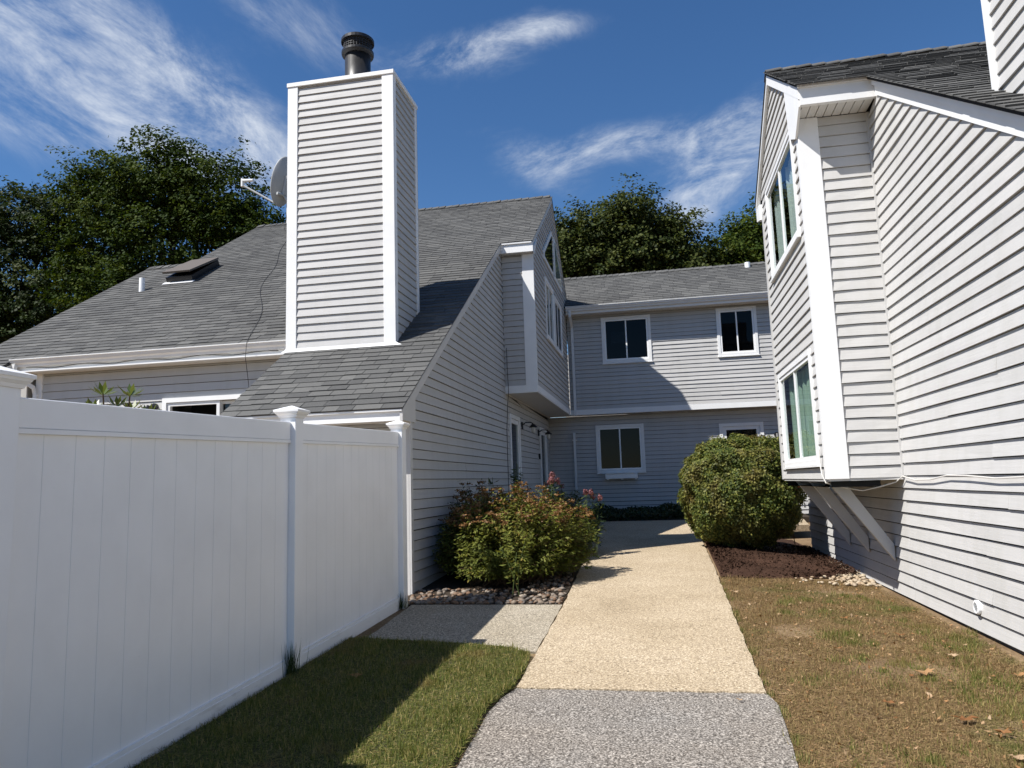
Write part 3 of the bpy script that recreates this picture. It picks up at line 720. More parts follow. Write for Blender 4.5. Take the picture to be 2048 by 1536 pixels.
for sgn, nm in ((-1, 'gable_window'), (1, 'gable_window')):
    if sgn < 0: po = [(15.48, 4.80), (16.98, 4.80), (16.98, 5.86), (16.82, 5.86), (15.48, 4.99)]; pi = [(15.60, 4.88), (16.88, 4.88), (16.88, 5.74), (16.84, 5.74), (15.60, 4.96)]
    else: po = [(17.25, 4.80), (18.6, 4.80), (18.6, 4.99), (17.4, 5.86), (17.25, 5.86)]; pi = [(17.35, 4.88), (18.48, 4.88), (18.48, 4.96), (17.38, 5.74), (17.35, 5.74)]
    gw = MB().fprism(fO, po, .0, .034).build(nm, WHITE, L)
    MB().fprism(fO, pi, .035, .038).build('backing', DARK if sgn < 0 else SIDE_TRIM, gw); MB().fprism(fO, pi, .041, .044).build('pane', GLASS, gw)
MB().box(-2.80, XO + .05, 13.81, 13.86, 4.45, RZ(13.81) - .035).build('fascia', WHITE, L)
sfn = MB()
for i in range(7): x = -2.78 + i * .088; sfn.box(x, x + .08, 13.861, 13.998, 4.452, 4.47)
sfn.box(-2.79, XO + .03, 13.861, 13.998, 4.471, 4.485); sfn.build('soffit', SOFFIT, L)
MB().fprism(fO, [(13.84, 4.45), (14.02, 4.45), (14.42, RZ(14.42) - .16), (13.84, RZ(13.84) - .16)], .028, .05).build('eave_return', WHITE, L)
MB().box(-2.775, -2.15, 13.785, 13.808, RZ(13.79) - .035, RZ(13.79) - .008).build('drip_edge', ALU, L)
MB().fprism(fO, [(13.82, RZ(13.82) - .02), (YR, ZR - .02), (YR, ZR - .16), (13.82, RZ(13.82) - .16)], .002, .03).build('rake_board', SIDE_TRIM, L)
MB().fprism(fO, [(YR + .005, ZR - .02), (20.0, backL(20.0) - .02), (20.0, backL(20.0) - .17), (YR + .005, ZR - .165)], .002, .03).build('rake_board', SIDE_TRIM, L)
# chimney
CX0, CX1, CY0, CY1, CZ = -5.03, -3.44, 9.58, 10.62, 5.90
chim = MB().box(CX0 + .03, CX1 - .03, CY0 + .03, CY1 - .03, 1.6, CZ - .02).build('chimney', SID_F, L)
def chim_boards(fr, poly, z0, z1, mat, rs, par, ex=.115):
    rr_ = random.Random(rs); z = z0
    while z < z1 - .01:
        zt = min(z + ex, z1); a = span(poly, z + .002) or span(poly, z + ex * .5); b = span(poly, zt - .002)
        if a and b:
            e = [rr_.uniform(-.003, .003) for _ in range(4)]; tp = -.005 if zt < z1 - .001 else 0
            MB().hexa([fr(a[0], z + e[0], -.012), fr(a[1], z + e[1], -.012), fr(b[1], zt + tp, -.012), fr(b[0], zt + tp, -.012),
                       fr(a[0], z + e[0], .019 + e[2]), fr(a[1], z + e[1], .019 + e[3]), fr(b[1], zt + tp, .001), fr(b[0], zt + tp, .001)]).build('clapboard', mat, par)
        z += ex
fC = FY(CY0, -1); fCR = FX(CX1, 1); fCL = FX(CX0, -1)
chim_boards(fC, [(CX0 + .135, 1.93), (CX1 - .15, 1.93), (CX1 - .15, CZ), (CX0 + .135, CZ)], 1.97, CZ, SID_F, 21, chim)
chim_boards(fCR, [(CY0 + .09, RZ(CY0 + .09)), (CY1 - .09, RZ(CY1 - .09)), (CY1 - .09, CZ), (CY0 + .09, CZ)], RZ(CY0) - .02, CZ, SID_L, 22, chim)
chim_boards(fCL, [(CY0 + .09, RZ(CY0 + .09)), (CY1 - .09, RZ(CY1 - .09)), (CY1 - .09, CZ), (CY0 + .09, CZ)], RZ(CY0) - .02, CZ, SID_L, 23, chim)
for x0, x1 in ((CX0 - .022, CX0 + .135), (CX1 - .15, CX1 + .022)):
    bevel(MB().box(x0, x1, CY0 - .026, CY0, 1.92, CZ).build('corner_board', WHITE, chim), .003)
MB().hexa([(CX1 - .0, CY0, RZ(CY0)), (CX1 + .022, CY0, RZ(CY0)), (CX1 + .022, CY0 + .088, RZ(CY0 + .088)), (CX1, CY0 + .088, RZ(CY0 + .088)), (CX1, CY0, CZ), (CX1 + .022, CY0, CZ), (CX1 + .022, CY0 + .088, CZ), (CX1, CY0 + .088, CZ)]).build('corner_board', WHITE, chim)
MB().hexa([(CX1 - .0, CY1 - .088, RZ(CY1 - .088)), (CX1 + .022, CY1 - .088, RZ(CY1 - .088)), (CX1 + .022, CY1, RZ(CY1)), (CX1, CY1, RZ(CY1)), (CX1, CY1 - .088, CZ), (CX1 + .022, CY1 - .088, CZ), (CX1 + .022, CY1, CZ), (CX1, CY1, CZ)]).build('corner_board', WHITE, chim)
MB().box(CX0 - .022, CX1 + .022, CY1, CY1 + .02, 2.4, CZ).build('rear_board', SID_F, chim)
cap = MB().box(CX0 - .034, CX1 + .034, CY0 - .038, CY1 + .036, CZ + .002, CZ + .066).build('cap', WHITE, chim); bevel(cap, .004)
fl_ = MB()
fl_.add([(CX0 - .07, CY0 - .075, RZ(CY0 - .075) + .018), (CX1 + .12, CY0 - .065, RZ(CY0 - .065) + .018), (CX1 + .05, CY0 - .028, RZ(CY0 - .03) + .03), (CX0 - .03, CY0 - .028, RZ(CY0 - .03) + .03),
         (CX0 - .03, CY0 - .028, RZ(CY0) + .03), (CX1 + .03, CY0 - .028, RZ(CY0) + .03)], [(0, 1, 2, 3), (3, 2, 5, 4)])
fl_.build('flashing', WHITE, chim, recalc=False)
fx, fy = -4.17, 10.08
flue = MB().lathe((fx, fy, CZ), [(.195, 0), (.195, .70), (.17, .70), (.17, .4)], 28).build('flue', FLUE, chim, smooth=True)
MB().lathe((fx, fy, CZ), [(.0, .002 + .066), (.3, .068), (.3, .075), (.2, .09), (.195, .09)], 28).build('storm_collar', FLUE, chim)
MB().lathe((fx, fy, CZ), [(.20, .665), (.238, .68), (.246, .70), (.246, .735), (.238, .742), (.232, .70), (.20, .68)], 28).build('flue', FLUE, chim, smooth=False)
cage = MB()
for i in range(30):
    a = 2 * math.pi * i / 30; cage.tube([(fx + .215 * math.cos(a), fy + .215 * math.sin(a), CZ + .70), (fx + .215 * math.cos(a), fy + .215 * math.sin(a), CZ + .895)], .0045, 4)
for h in (.75, .785, .82, .855): cage.lathe((fx, fy, CZ + h), [(.212, -.004), (.219, -.004), (.219, .004), (.212, .004), (.212, -.004)], 28)
cage.build('spark_guard', BLACK, chim)
MB().lathe((fx, fy, CZ), [(0, .985), (.12, .975), (.235, .945), (.252, .93), (.252, .885), (.245, .885), (.245, .92), (.0, .94)], 28).build('rain_cap', FLUE, chim, smooth=False)
# skylight, vent pipe on the roof
nL = Vector((0, -.643, 1)).normalized(); tL = Vector((0, 1, .643)).normalized()
def on_roof(x, y, h): p = Vector((x, y, RZ(y))) + nL * h; return p
sk = MB()
def rbox(mb, x0, x1, ya, yb, h0, h1, h1b=None):
    h1b = h1 if h1b is None else h1b
    return mb.hexa([on_roof(x0, ya, h0), on_roof(x1, ya, h0), on_roof(x1, yb, h0), on_roof(x0, yb, h0), on_roof(x0, ya, h1), on_roof(x1, ya, h1), on_roof(x1, yb, h1b), on_roof(x0, yb, h1b)])
X0s, X1s, Y0s, Y1s = -9.56, -8.98, 13.14, 14.06
for a in ((X0s, X1s, Y0s, Y0s + .05), (X0s, X1s, Y1s - .05, Y1s), (X0s, X0s + .05, Y0s + .051, Y1s - .051), (X1s - .05, X1s, Y0s + .051, Y1s - .051)): rbox(sk, *a, -.02, .13)
skl = sk.build('skylight', BLACK, roofL)
rbox(MB(), X0s + .05, X1s - .05, Y0s + .05, Y1s - .05, .0, .01).build('well', DARK, skl)
lid = MB(); lid.hexa([on_roof(X0s - .02, Y0s - .02, .22), on_roof(X1s + .02, Y0s - .02, .22), on_roof(X1s + .02, Y1s, .14), on_roof(X0s - .02, Y1s, .14), on_roof(X0s - .02, Y0s - .02, .255), on_roof(X1s + .02, Y0s - .02, .255), on_roof(X1s + .02, Y1s, .185), on_roof(X0s - .02, Y1s, .185)])
lid.build('lid', MT('dark_skylight_frame', (.12, .10, .08), .5).m, skl)
rbox(MB(), X0s - .05, X1s + .05, Y0s - .1, Y0s - .001, .016, .03).build('apron', ALU, skl)
MB().tube([(-9.88, 12.80, RZ(12.8) - .05), (-9.88, 12.80, RZ(12.8) + .27)], .055, 14).build('vent_pipe', VINYL, roofL)

# neighbouring low porch at the far left, partly seen past the fence post
PO = thing('porch', 'low shingled porch roof with white gutter at far left behind fence', 'porch', (-12, 12, -1.1))
RP = lambda y: 1.99 + .5 * (y - 11.4)
pr_ = deck(PO, [(-15, -9.92, 11.4, 13.4)], RP)
shingle_rows(pr_, RP, 11.37, 13.4, lambda y: [(-14.9, -9.9)], .5, 40, 8)
gutter(-15, -9.92, 11.44, 2.0, PO)
clapboards(FY(11.8, -1), [(-15, -1.2), (-9.92, -1.2), (-9.92, 1.8), (-15, 1.8)], [], -1.2, 1.8, .127, PO, SID_F, rs=31)
MB().box(-15, -9.92, 11.45, 11.8, 1.80, 1.82).box(-15, -9.92, 11.445, 11.47, 1.8, 1.97).build('fascia', WHITE, PO)

# ================================================================== BACK WING
B = thing('townhouse', 'two storey grey clapboard wing closing the courtyard behind the footpath', 'house', (1, 21, -.85))
YU, YL = 19.47, 19.79; fU = FY(YU, -1); fB = FY(YL, -1)
EB = .106
wa = (-1.25, .035, 3.03, 4.27); wb = (1.70, 2.70, 3.035, 4.295); wc = (-1.55, -.29, .18, 1.44); dd = (1.62, 2.71, -.83, 1.345)
clapboards(fU, [(-2.155, 1.845), (4.6, 1.845), (4.6, 4.36), (-2.155, 4.36)], [hole(*wa), hole(*wb)], 1.845, 4.36, EB, B, SID_F, rs=41, proud=.016)
clapboards(fB, [(-2.79, -.98), (4.6, -.98), (4.6, 1.70), (-2.79, 1.70)], [hole(*wc), hole(*dd)], -.98, 1.70, EB, B, SID_F, rs=42, proud=.016)
window(fU, *wa, B, 'none', split=.5, glass=DGLASS); window(fU, *wb, B, 'blind', glass=DGLASS); window(fB, *wc, B, 'blind', glass=DGLASS)
# lamp standing inside the left upper window
tl = thing('table_lamp', 'pale lamp shade dimly seen inside the left upper back window', 'lamp', fU(-.84, 3.1, -.4))
MB().fbox(fU, -1.02, -.66, 3.62, 3.92, -.44, -.30).build('lamp_shade', CURT, tl); MB().tube([fU(-.84, 2.7, -.37), fU(-.84, 3.62, -.37)], .015, 6).build('stem', BLACK, tl)
MB().fbox(fU, -2.155, 4.6, 1.71, 1.844, 0, .02).build('skirt_board', WHITE, B)
MB().box(-2.155, 4.6, YU, YL + .12, 1.716, 1.735).build('overhang_soffit', SOFFIT, B)
sfm = MB(); x = -2.15
while x < 4.6: sfm.box(x, x + .062, 19.14, YU - .02, 4.345, 4.36); x += .07
sfm.box(-2.15, 4.6, 19.14, YU - .02, 4.362, 4.375); sfm.build('soffit', SOFFIT, B)
MB().box(-2.13, 4.6, 19.11, 19.135, 4.34, 4.52).build('fascia', WHITE, B)
gutter(-2.13, 4.6, 19.108, 4.53, B)
RB = lambda y: 4.535 + .63 * (y - 19.08)
roofB = deck(B, [(-2.6, 4.9, 19.10, 21.2)], RB)
def spansB(y): return [(-2.3 if y < 19.9 else -2.9, 4.9)]
shingle_rows(roofB, RB, 19.07, 21.2, spansB, .63, 120, 9)
ridge_caps(roofB, -2.9, 4.85, 21.2, RB(21.2) + .012, .63, .63, 3)
deck(B, [(-2.6, 4.9, 21.2, 24)], lambda y: RB(21.2) - .63 * (y - 21.2), 0, .1, 'rear_roof')
MB().tube([(2.78, 21.0, RB(21.0) - .05), (2.78, 21.0, RB(21) + .13)], .075, 12).build('vent_pipe', VINYL, roofB)
MB().tube([(-2.02, 19.02, 4.43), (-2.02, 19.02, 4.27), (-2.02, 19.38, 4.05), (-2.02, 19.40, 3.9), (-2.02, 19.40, 1.70)], .045, 4).build('downspout', ALU, B)
dpl = MB().tube([(-2.11, 19.72, 1.27), (-2.11, 19.72, -.9)], .040, 4); dpl.box(-2.17, -2.05, 19.69, 19.76, 1.06, 1.085); dpl.build('downspout', ALU, B)
# door with window light
u0, u1, v0, v1 = dd; c = .085
dr = MB().fbox(fB, u0, u0 + c, v0, v1, -.01, .034).fbox(fB, u1 - c, u1, v0, v1, -.01, .034).fbox(fB, u0 + c, u1 - c, v1 - c, v1, -.01, .034).build('door', WHITE, B)
lf = MB(); frame_boxes(lf, fB, u0 + c + .004, u1 - c - .004, v0 + 1.0, v1 - c - .004, .085, -.03, .01); lf.fbox(fB, u0 + c + .004, u1 - c - .004, v0, v0 + .999, -.03, .01); lf.build('leaf', WHITE, dr)
MB().fbox(fB, u0 + c + .09, u1 - c - .09, v0 + 1.086, v1 - c - .09, -.012, -.006).build('pane', GLASS, dr)
MB().fbox(fB, u0 + c, u1 - c, v0, v1, -.5, -.48).build('room', DARK, dr)
MB().tube([fB(u1 - c - .07, v0 + .95, .01), fB(u1 - c - .07, v0 + .95, .07)], .03, 10).build('handle', BLACK, dr)
pl = MB(); pl.tube([fB(3.02, 1.0, .01), fB(3.02, 1.0, .05)], .07, 14).tube([fB(3.02, 1.0, .05), fB(3.02, .96, .16)], .03, 8).tube([fB(3.02, 1.02, .15), fB(3.02, .84, .2)], [.05, .08], 12); pl.build('wall_lamp', BLACK, B)
MB().box(4.58, 4.6, YL, 24, -.95, 4.4).build('side_wall', SID_L, B)
MB().box(-2.8, 4.6, 23.9, 23.95, -.95, 4.1).build('rear_wall', SID_F, B)
wbx = thing('window_box', 'white plastic flower box hung empty under ground floor window', 'window box', (-.92, 19.66, -.01))
b_ = MB().fbox(fB, -1.34, -.51, .02, .155, .03, .17).build('trough', VINYL, wbx); bevel(b_, .01)
MB().fbox(fB, -1.30, -.55, .156, .178, .05, .19).build('rim', VINYL, wbx)
for u in (-1.30, -.93, -.58): MB().fbox(fB, u, u + .05, -.005, .02, .05, .15).build('foot', VINYL, wbx)

# ================================================================== RIGHT TOWNHOUSE
Rr = thing('townhouse', 'sunlit pale grey clapboard townhouse with projecting bay right of lawn', 'house', (5, 7, -1.3))
RR = lambda y: 4.01 + .643 * (y - 7.705)
YG = 9.42; ZG = RR(YG); XB = 1.70; XW = 2.40; ER = .1205
roofR = deck(Rr, [(2.315, 8.6, 1.4, YG), (1.635, 2.315, 7.69, YG)], RR)
shingle_rows(roofR, RR, 1.38, YG, lambda y: [(2.295, 8.6)] if y < 7.69 else [(1.615, 8.6)], .643, 260, 5)
ridge_caps(roofR, 1.64, 8.6, YG, ZG + .012, .643, .643, 4)
backR = lambda y: ZG - .643 * (y - YG)
deck(Rr, [(1.645, 2.37, YG, 11.12), (2.37, 8.6, YG, 14.2)], backR, 0, .10, 'rear_roof')
fR = FX(XW, -1); fBay = FX(XB, -1); fRet = FY(8.03, -1)
clapboards(fR, [(2.0, -1.25), (8.025, -1.25), (8.025, 3.76), (7.72, 3.76), (7.72, RR(7.72) - .14), (2.0, RR(2.0) - .14)], [], -1.25, 3.97, ER, Rr, SID_R, rs=51, proud=.0175)
clapboards(fR, [(8.028, -1.25), (13.0, -1.25), (13.0, -.07), (8.028, -.07)], [], -1.25, -.07, ER, Rr, SID_R, rs=52, proud=.0175)
MB().box(XW + .02, XW + .06, 1.9, 13.0, -1.6, -1.255).build('foundation', CONC, Rr)
MB().box(XW, 8.5, 13.0, 13.04, -1.3, 3.0).build('rear_wall', SID_RF, Rr); MB().box(XW, 8.5, 1.98, 2.0, -1.4, .2).build('front_wall', SID_RF, Rr)
# bay
b1 = (8.36, 10.46, .09, 1.33); b2 = (8.36, 10.33, 2.60, 3.86)
clapboards(fBay, [(8.03, -.06), (10.78, -.06), (10.78, backR(10.78) - .12), (YG, ZG - .12), (8.03, RR(8.03) - .12)], [hole(*b1), hole(*b2)], -.06, 5.02, ER, Rr, SID_R, rs=53, proud=.0175)
clapboards(fRet, [(1.885, -.06), (2.385, -.06), (2.385, 3.77), (1.885, 3.77)], [], -.06, 3.77, ER, Rr, SID_RF, rs=54, proud=.0175)
cb = MB().box(XB - .024, 1.885, 8.003, 8.03, -.065, 3.77).box(XB - .024, XB, 8.03, 8.13, -.065, 3.77).build('corner_board', WHITE, Rr); bevel(cb, .003)
MB().box(2.372, 2.398, 8.0, 8.028, -.06, 3.76).build('inside_corner_bead', SID_RF, Rr)
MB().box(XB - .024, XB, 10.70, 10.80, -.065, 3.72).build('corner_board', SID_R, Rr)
MB().box(XB, XW, 10.78, 10.80, -.06, 3.9).build('bay_side_wall', SID_RF, Rr)
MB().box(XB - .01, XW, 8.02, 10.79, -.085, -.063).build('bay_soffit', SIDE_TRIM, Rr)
window(fBay, *b1, Rr, 'green_curtain', casing=.06, split=.5, depth=.5); window(fBay, *b2, Rr, 'curtain', casing=.06, split=.5, depth=.5)
for yb in (8.50, 9.48, 10.36):
    br = MB().prism([(XW - .022, yb, -.93), (XW - .022, yb, -.755), (1.935, yb, -.087), (1.775, yb, -.087)], (0, .065, 0)).build('brace', SIDE_TRIM, Rr); bevel(br, .004)
# eaves of the bay roof
MB().box(1.66, XW + .02, 7.695, 7.75, 3.775, RR(7.695) - .035).build('fascia', WHITE, Rr)
MB().box(1.64, XW - .02, 7.672, 7.694, RR(7.68) - .035, RR(7.68) - .008).build('drip_edge', ALU, Rr)
sfn = MB()
for i in range(8): x = 1.69 + i * .087; sfn.box(x, x + .078, 7.752, 8.027, 3.777, 3.792)
sfn.box(1.68, XW - .01, 7.752, 8.027, 3.794, 3.81); sfn.build('soffit', SOFFIT, Rr)
MB().fprism(fBay, [(7.73, 3.775), (8.03, 3.56), (8.34, 3.70), (8.42, RR(8.42) - .16), (7.73, RR(7.73) - .16)], .026, .05).build('eave_return', WHITE, Rr)
MB().fprism(fBay, [(7.71, RR(7.71) - .02), (YG, ZG - .02), (YG, ZG - .165), (7.71, RR(7.71) - .165)], .0, .052).build('rake_board', WHITE, Rr)
MB().fprism(fBay, [(YG + .005, ZG - .02), (11.1, backR(11.1) - .02), (11.1, backR(11.1) - .165), (YG + .005, ZG - .165)], .0, .052).build('rake_board', WHITE, Rr)
MB().fprism(fBay, [(10.80, backR(11.1) - .17), (11.1, backR(11.1) - .17), (11.1, backR(11.1) - .33), (10.80, backR(11.1) - .4)], -.6, .05).build('eave_return', WHITE, Rr)
MB().fprism(fR, [(1.6, RR(1.6) - .02), (7.70, RR(7.70) - .02), (7.70, RR(7.70) - .10), (1.6, RR(1.6) - .10)], .0, .05).build('rake_board', WHITE, Rr)
MB().fprism(fR, [(1.6, RR(1.6) - .10), (7.66, RR(7.66) - .10), (7.66, RR(7.66) - .205), (1.6, RR(1.6) - .205)], .0, .028).build('rake_board', WHITE, Rr)
# chimney of the right house
c2 = MB().box(2.63, 4.15, 4.72, 5.72, 1.9, 6.6).build('chimney', SID_R, Rr)
fK = FX(2.60, -1); PK = [(4.77, RR(4.77)), (5.66, RR(5.66)), (5.66, 6.5), (4.77, 6.5)]
chim_boards(fK, PK, RR(4.77), 6.5, SID_R, 61, c2, .118)
chim_boards(FY(4.70, -1), [(2.7, RR(4.7)), (4.1, RR(4.7)), (4.1, 6.5), (2.7, 6.5)], RR(4.7), 6.5, SID_RF, 62, c2, .118)
for ya, yb in ((4.69, 4.768), (5.662, 5.745)):
    MB().hexa([(2.575, ya, RR(ya)), (2.60, ya, RR(ya)), (2.60, yb, RR(yb)), (2.575, yb, RR(yb)), (2.575, ya, 6.6), (2.60, ya, 6.6), (2.60, yb, 6.6), (2.575, yb, 6.6)]).build('corner_board', WHITE, c2)
vn = MB(); vc = Vector(fR(6.52, -1.068, .02))
def xdisc(mb, c, prof, n=20):
    base = len(mb.v)
    for r, h in prof:
        for j in range(n): a = 2 * math.pi * j / n; mb.v.append((c.x - h, c.y + r * math.cos(a), c.z + r * math.sin(a)))
    for i in range(len(prof) - 1):
        for j in range(n): a0 = base + i * n + j; a1 = base + i * n + (j + 1) % n; mb.f.append((a0, a1, a1 + n, a0 + n))
    return mb
v_ = xdisc(vn, vc, [(.055, -.02), (.055, .012), (.048, .018), (.036, .018), (.036, .006), (0, .006)]).build('vent_cover', VINYL, Rr)
gr = MB()
for i in range(5): z = -.026 + i * .013; hw_ = math.sqrt(max(0, .036 ** 2 - z * z)); gr.box(vc.x - .0155, vc.x - .008, vc.y - hw_, vc.y + hw_, vc.z + z - .003, vc.z + z + .003)
gr.build('grille', GREYM, v_)

# ================================================================== WHITE VINYL FENCE
FE = thing('privacy_fence', 'tall white vinyl privacy fence with capped posts along left lawn', 'fence', (-2.68, 4, -1.36))
ftop = lambda y: .43 + .0295 * (y - 2.71)
posts = [.19, 2.605, 5.175, 7.535]
def sbox(mb, x0, x1, ya, yb, za, zb):      # box whose bottom and top follow the rake of the fence
    f = lambda y: ftop(y)
    return mb.hexa([(x0, ya, f(ya) + za), (x1, ya, f(ya) + za), (x1, yb, f(yb) + za), (x0, yb, f(yb) + za), (x0, ya, f(ya) + zb), (x1, ya, f(ya) + zb), (x1, yb, f(yb) + zb), (x0, yb, f(yb) + zb)])
for k, yc in enumerate(posts):
    t = ftop(yc) + .045; xc = -2.68
    p = MB().box(xc - .0635, xc + .0635, yc - .0635, yc + .0635, gz(-2.6, yc) - .1, t).build('post', VINYL, FE); bevel(p, .005, 2)
    cp = MB(); r = .0635
    def sq(h, q): return [(xc - q, yc - q, t + h), (xc + q, yc - q, t + h), (xc + q, yc + q, t + h), (xc - q, yc + q, t + h)]
    lv = [(-.012, r + .006), (.004, r + .012), (.018, r + .026), (.03, r + .03), (.03, r + .036), (.046, r + .038), (.05, r + .028), (.082, .004)]
    for h, q in lv: cp.v += sq(h, q)
    for i in range(len(lv) - 1):
        for j in range(4): a0 = 4 * i + j; a1 = 4 * i + (j + 1) % 4; cp.f.append((a0, a1, a1 + 4, a0 + 4))
    cp.f.append(tuple(4 * (len(lv) - 1) + j for j in range(4)))
    cp.build('cap', VINYL, p)
for k, (ya, yb) in enumerate(zip(posts, posts[1:])):
    ya += .064; yb -= .064
    H = ftop((ya + yb) / 2) - gz(-2.6, (ya + yb) / 2)
    pan = sbox(MB(), -2.705, -2.655, ya, yb, -.132, 0).build('panel', VINYL, FE); bevel(pan, .004)
    sbox(MB(), -2.703, -2.651, ya + .002, yb - .002, -.155, -.1335).build('moulding', VINYL, pan)
    lo = -(H - .105)
    bevel(sbox(MB(), -2.705, -2.651, ya, yb, -H - .02, lo).build('bottom_rail', RAILV, pan), .004)
    sbox(MB(), -2.703, -2.656, ya + .002, yb - .002, lo + .001, lo + .022).build('moulding', VINYL, pan)
    n = 13; w = (yb - ya) / n
    for i in range(n):
        a, b = ya + i * w + .0005, ya + (i + 1) * w - .0005; ch = .0016
        bd = MB()
        f = ftop; zl, zh = lo + .0225, -.1555
        prof = [(a, -2.690), (a, -2.6735), (a + ch, -2.671), (b - ch, -2.671), (b, -2.6735), (b, -2.690)]
        bd.v = [(x, y, f(y) + zl) for y, x in prof] + [(x, y, f(y) + zh) for y, x in prof]
        bd.f = [(0, 1, 2, 3, 4, 5), (11, 10, 9, 8, 7, 6)] + [(i_, (i_ + 1) % 6, 6 + (i_ + 1) % 6, 6 + i_) for i_ in range(6)]
        bd.build('plank', VINYL, pan)

# ================================================================== DISH AND CABLES
DI = thing('satellite_dish', 'grey satellite dish with feed arm on the roof ridge behind chimney', 'satellite dish', (-9.07, 17.2, 6.87))
dc = Vector((-9.22, 17.2, 8.02)); ax = Vector((-.80, .45, .30)).normalized()
e1 = ax.cross(Vector((0, 0, 1))).normalized(); e2 = e1.cross(ax).normalized()
dm = MB(); n = 28; rings = [0, .25, .5, .75, .95, 1.0]
for off in (0, -.012):
    for r in rings:
        for j in range(n):
            a = 2 * math.pi * j / n; dm.v.append(tuple(dc + ax * (.16 * r * r - .16 + off) + (e1 * math.cos(a) * .34 + e2 * math.sin(a) * .66) * r))
for s_ in range(2):
    for i in range(len(rings) - 1):
        for j in range(n): a0 = s_ * n * 6 + i * n + j; a1 = s_ * n * 6 + i * n + (j + 1) % n; dm.f.append((a0, a1, a1 + n, a0 + n))
for j in range(n): a0 = 5 * n + j; a1 = 5 * n + (j + 1) % n; dm.f.append((a0, a1, a1 + 6 * n, a0 + 6 * n))
dm.build('reflector', GREYM, DI, smooth=True)
bk = dc - ax * .18 - e2 * .35
MB().tube([(-9.07, 17.2, 6.84), (-9.07, 17.2, 7.45), tuple(bk)], .035, 10).build('mast', GREYM, DI)
MB().tube([tuple(bk), tuple(bk + e2 * .5)], .06, 8).tube([tuple(bk + e1 * .2), tuple(bk - e1 * .2)], .04, 8).build('bracket', GREYM, DI)
lnb = Vector((-10.37, 17.2, 8.17))
MB().tube([tuple(dc - e2 * .62 - ax * .02), tuple(lnb - Vector((0, 0, .12)))], .028, 8).build('feed_arm', GREYM, DI)
MB().tube([tuple(lnb - Vector((0, 0, .16))), tuple(lnb + Vector((0, 0, .06)))], .045, 10).tube([tuple(lnb), tuple(lnb + Vector((.32, -.03, -.03)))], [.05, .035], 10).build('feed_head', ALU, DI)
def roofpt(x, y, h=.025): return (x, y, RZ(y) + h)
cab = MB()
pts = [(-9.1, 17.2, 7.3), (-9.08, 17.15, 6.95), roofpt(-8.95, 16.8)]
for i in range(26):
    t = i / 25; y = 16.6 - 6.6 * t; x = -8.85 + 3.0 * t + .18 * math.sin(t * 7) * (1 - t) + .06 * math.sin(t * 17)
    pts.append(roofpt(x, y))
pts += [(-5.80, 9.80, 2.16), (-5.83, 9.82, 1.95), (-5.88, 10.0, 1.6), (-5.9, 10.12, 1.1)]
cab.tube(pts, .0042, 5)
tag(cab.build('cable', WIREB), 'thin black cable running down the left roof from the dish', 'cable')
cab = MB(); pts = [(-9.7 + i * .18, 9.952, 2.055 - .035 * math.sin(i * .55) ** 2) for i in range(25)]
cab.tube(pts, .005, 5); tag(cab.build('cable', WIREB), 'black cable strung loosely under the long left gutter', 'cable')
cab = MB(); cab.tube([(-2.74, 13.95, 2.6), (-2.735, 13.94, 2.2), (-2.72, 13.93, 1.75), (-2.75, 13.93, 1.45), (-2.77, 13.9, 1.0), (-2.77, 13.9, -.9)], .006, 5)
tag(cab.build('cable', WIREB), 'thin cable hanging down the shaded side wall beside the overhang', 'cable')
cab = MB()
pts = [(1.66, 8.22, .24), (1.655, 8.2, .1), (1.655, 8.15, -.02), (1.68, 8.12, -.10), (1.9, 8.25, -.16), (2.05, 8.22, -.19), (2.2, 8.12, -.15), (2.32, 8.05, -.11), (2.36, 7.95, -.055), (2.36, 7.6, -.09), (2.36, 7.2, -.085), (2.36, 6.8, -.05), (2.36, 6.4, -.055), (2.36, 5.9, -.075), (2.36, 5.2, -.06), (2.36, 4, -.07)]
cab.tube(pts, .0065, 6); tag(cab.build('cable', WIREW), 'white cable looping under the right bay and along sunlit siding', 'cable')

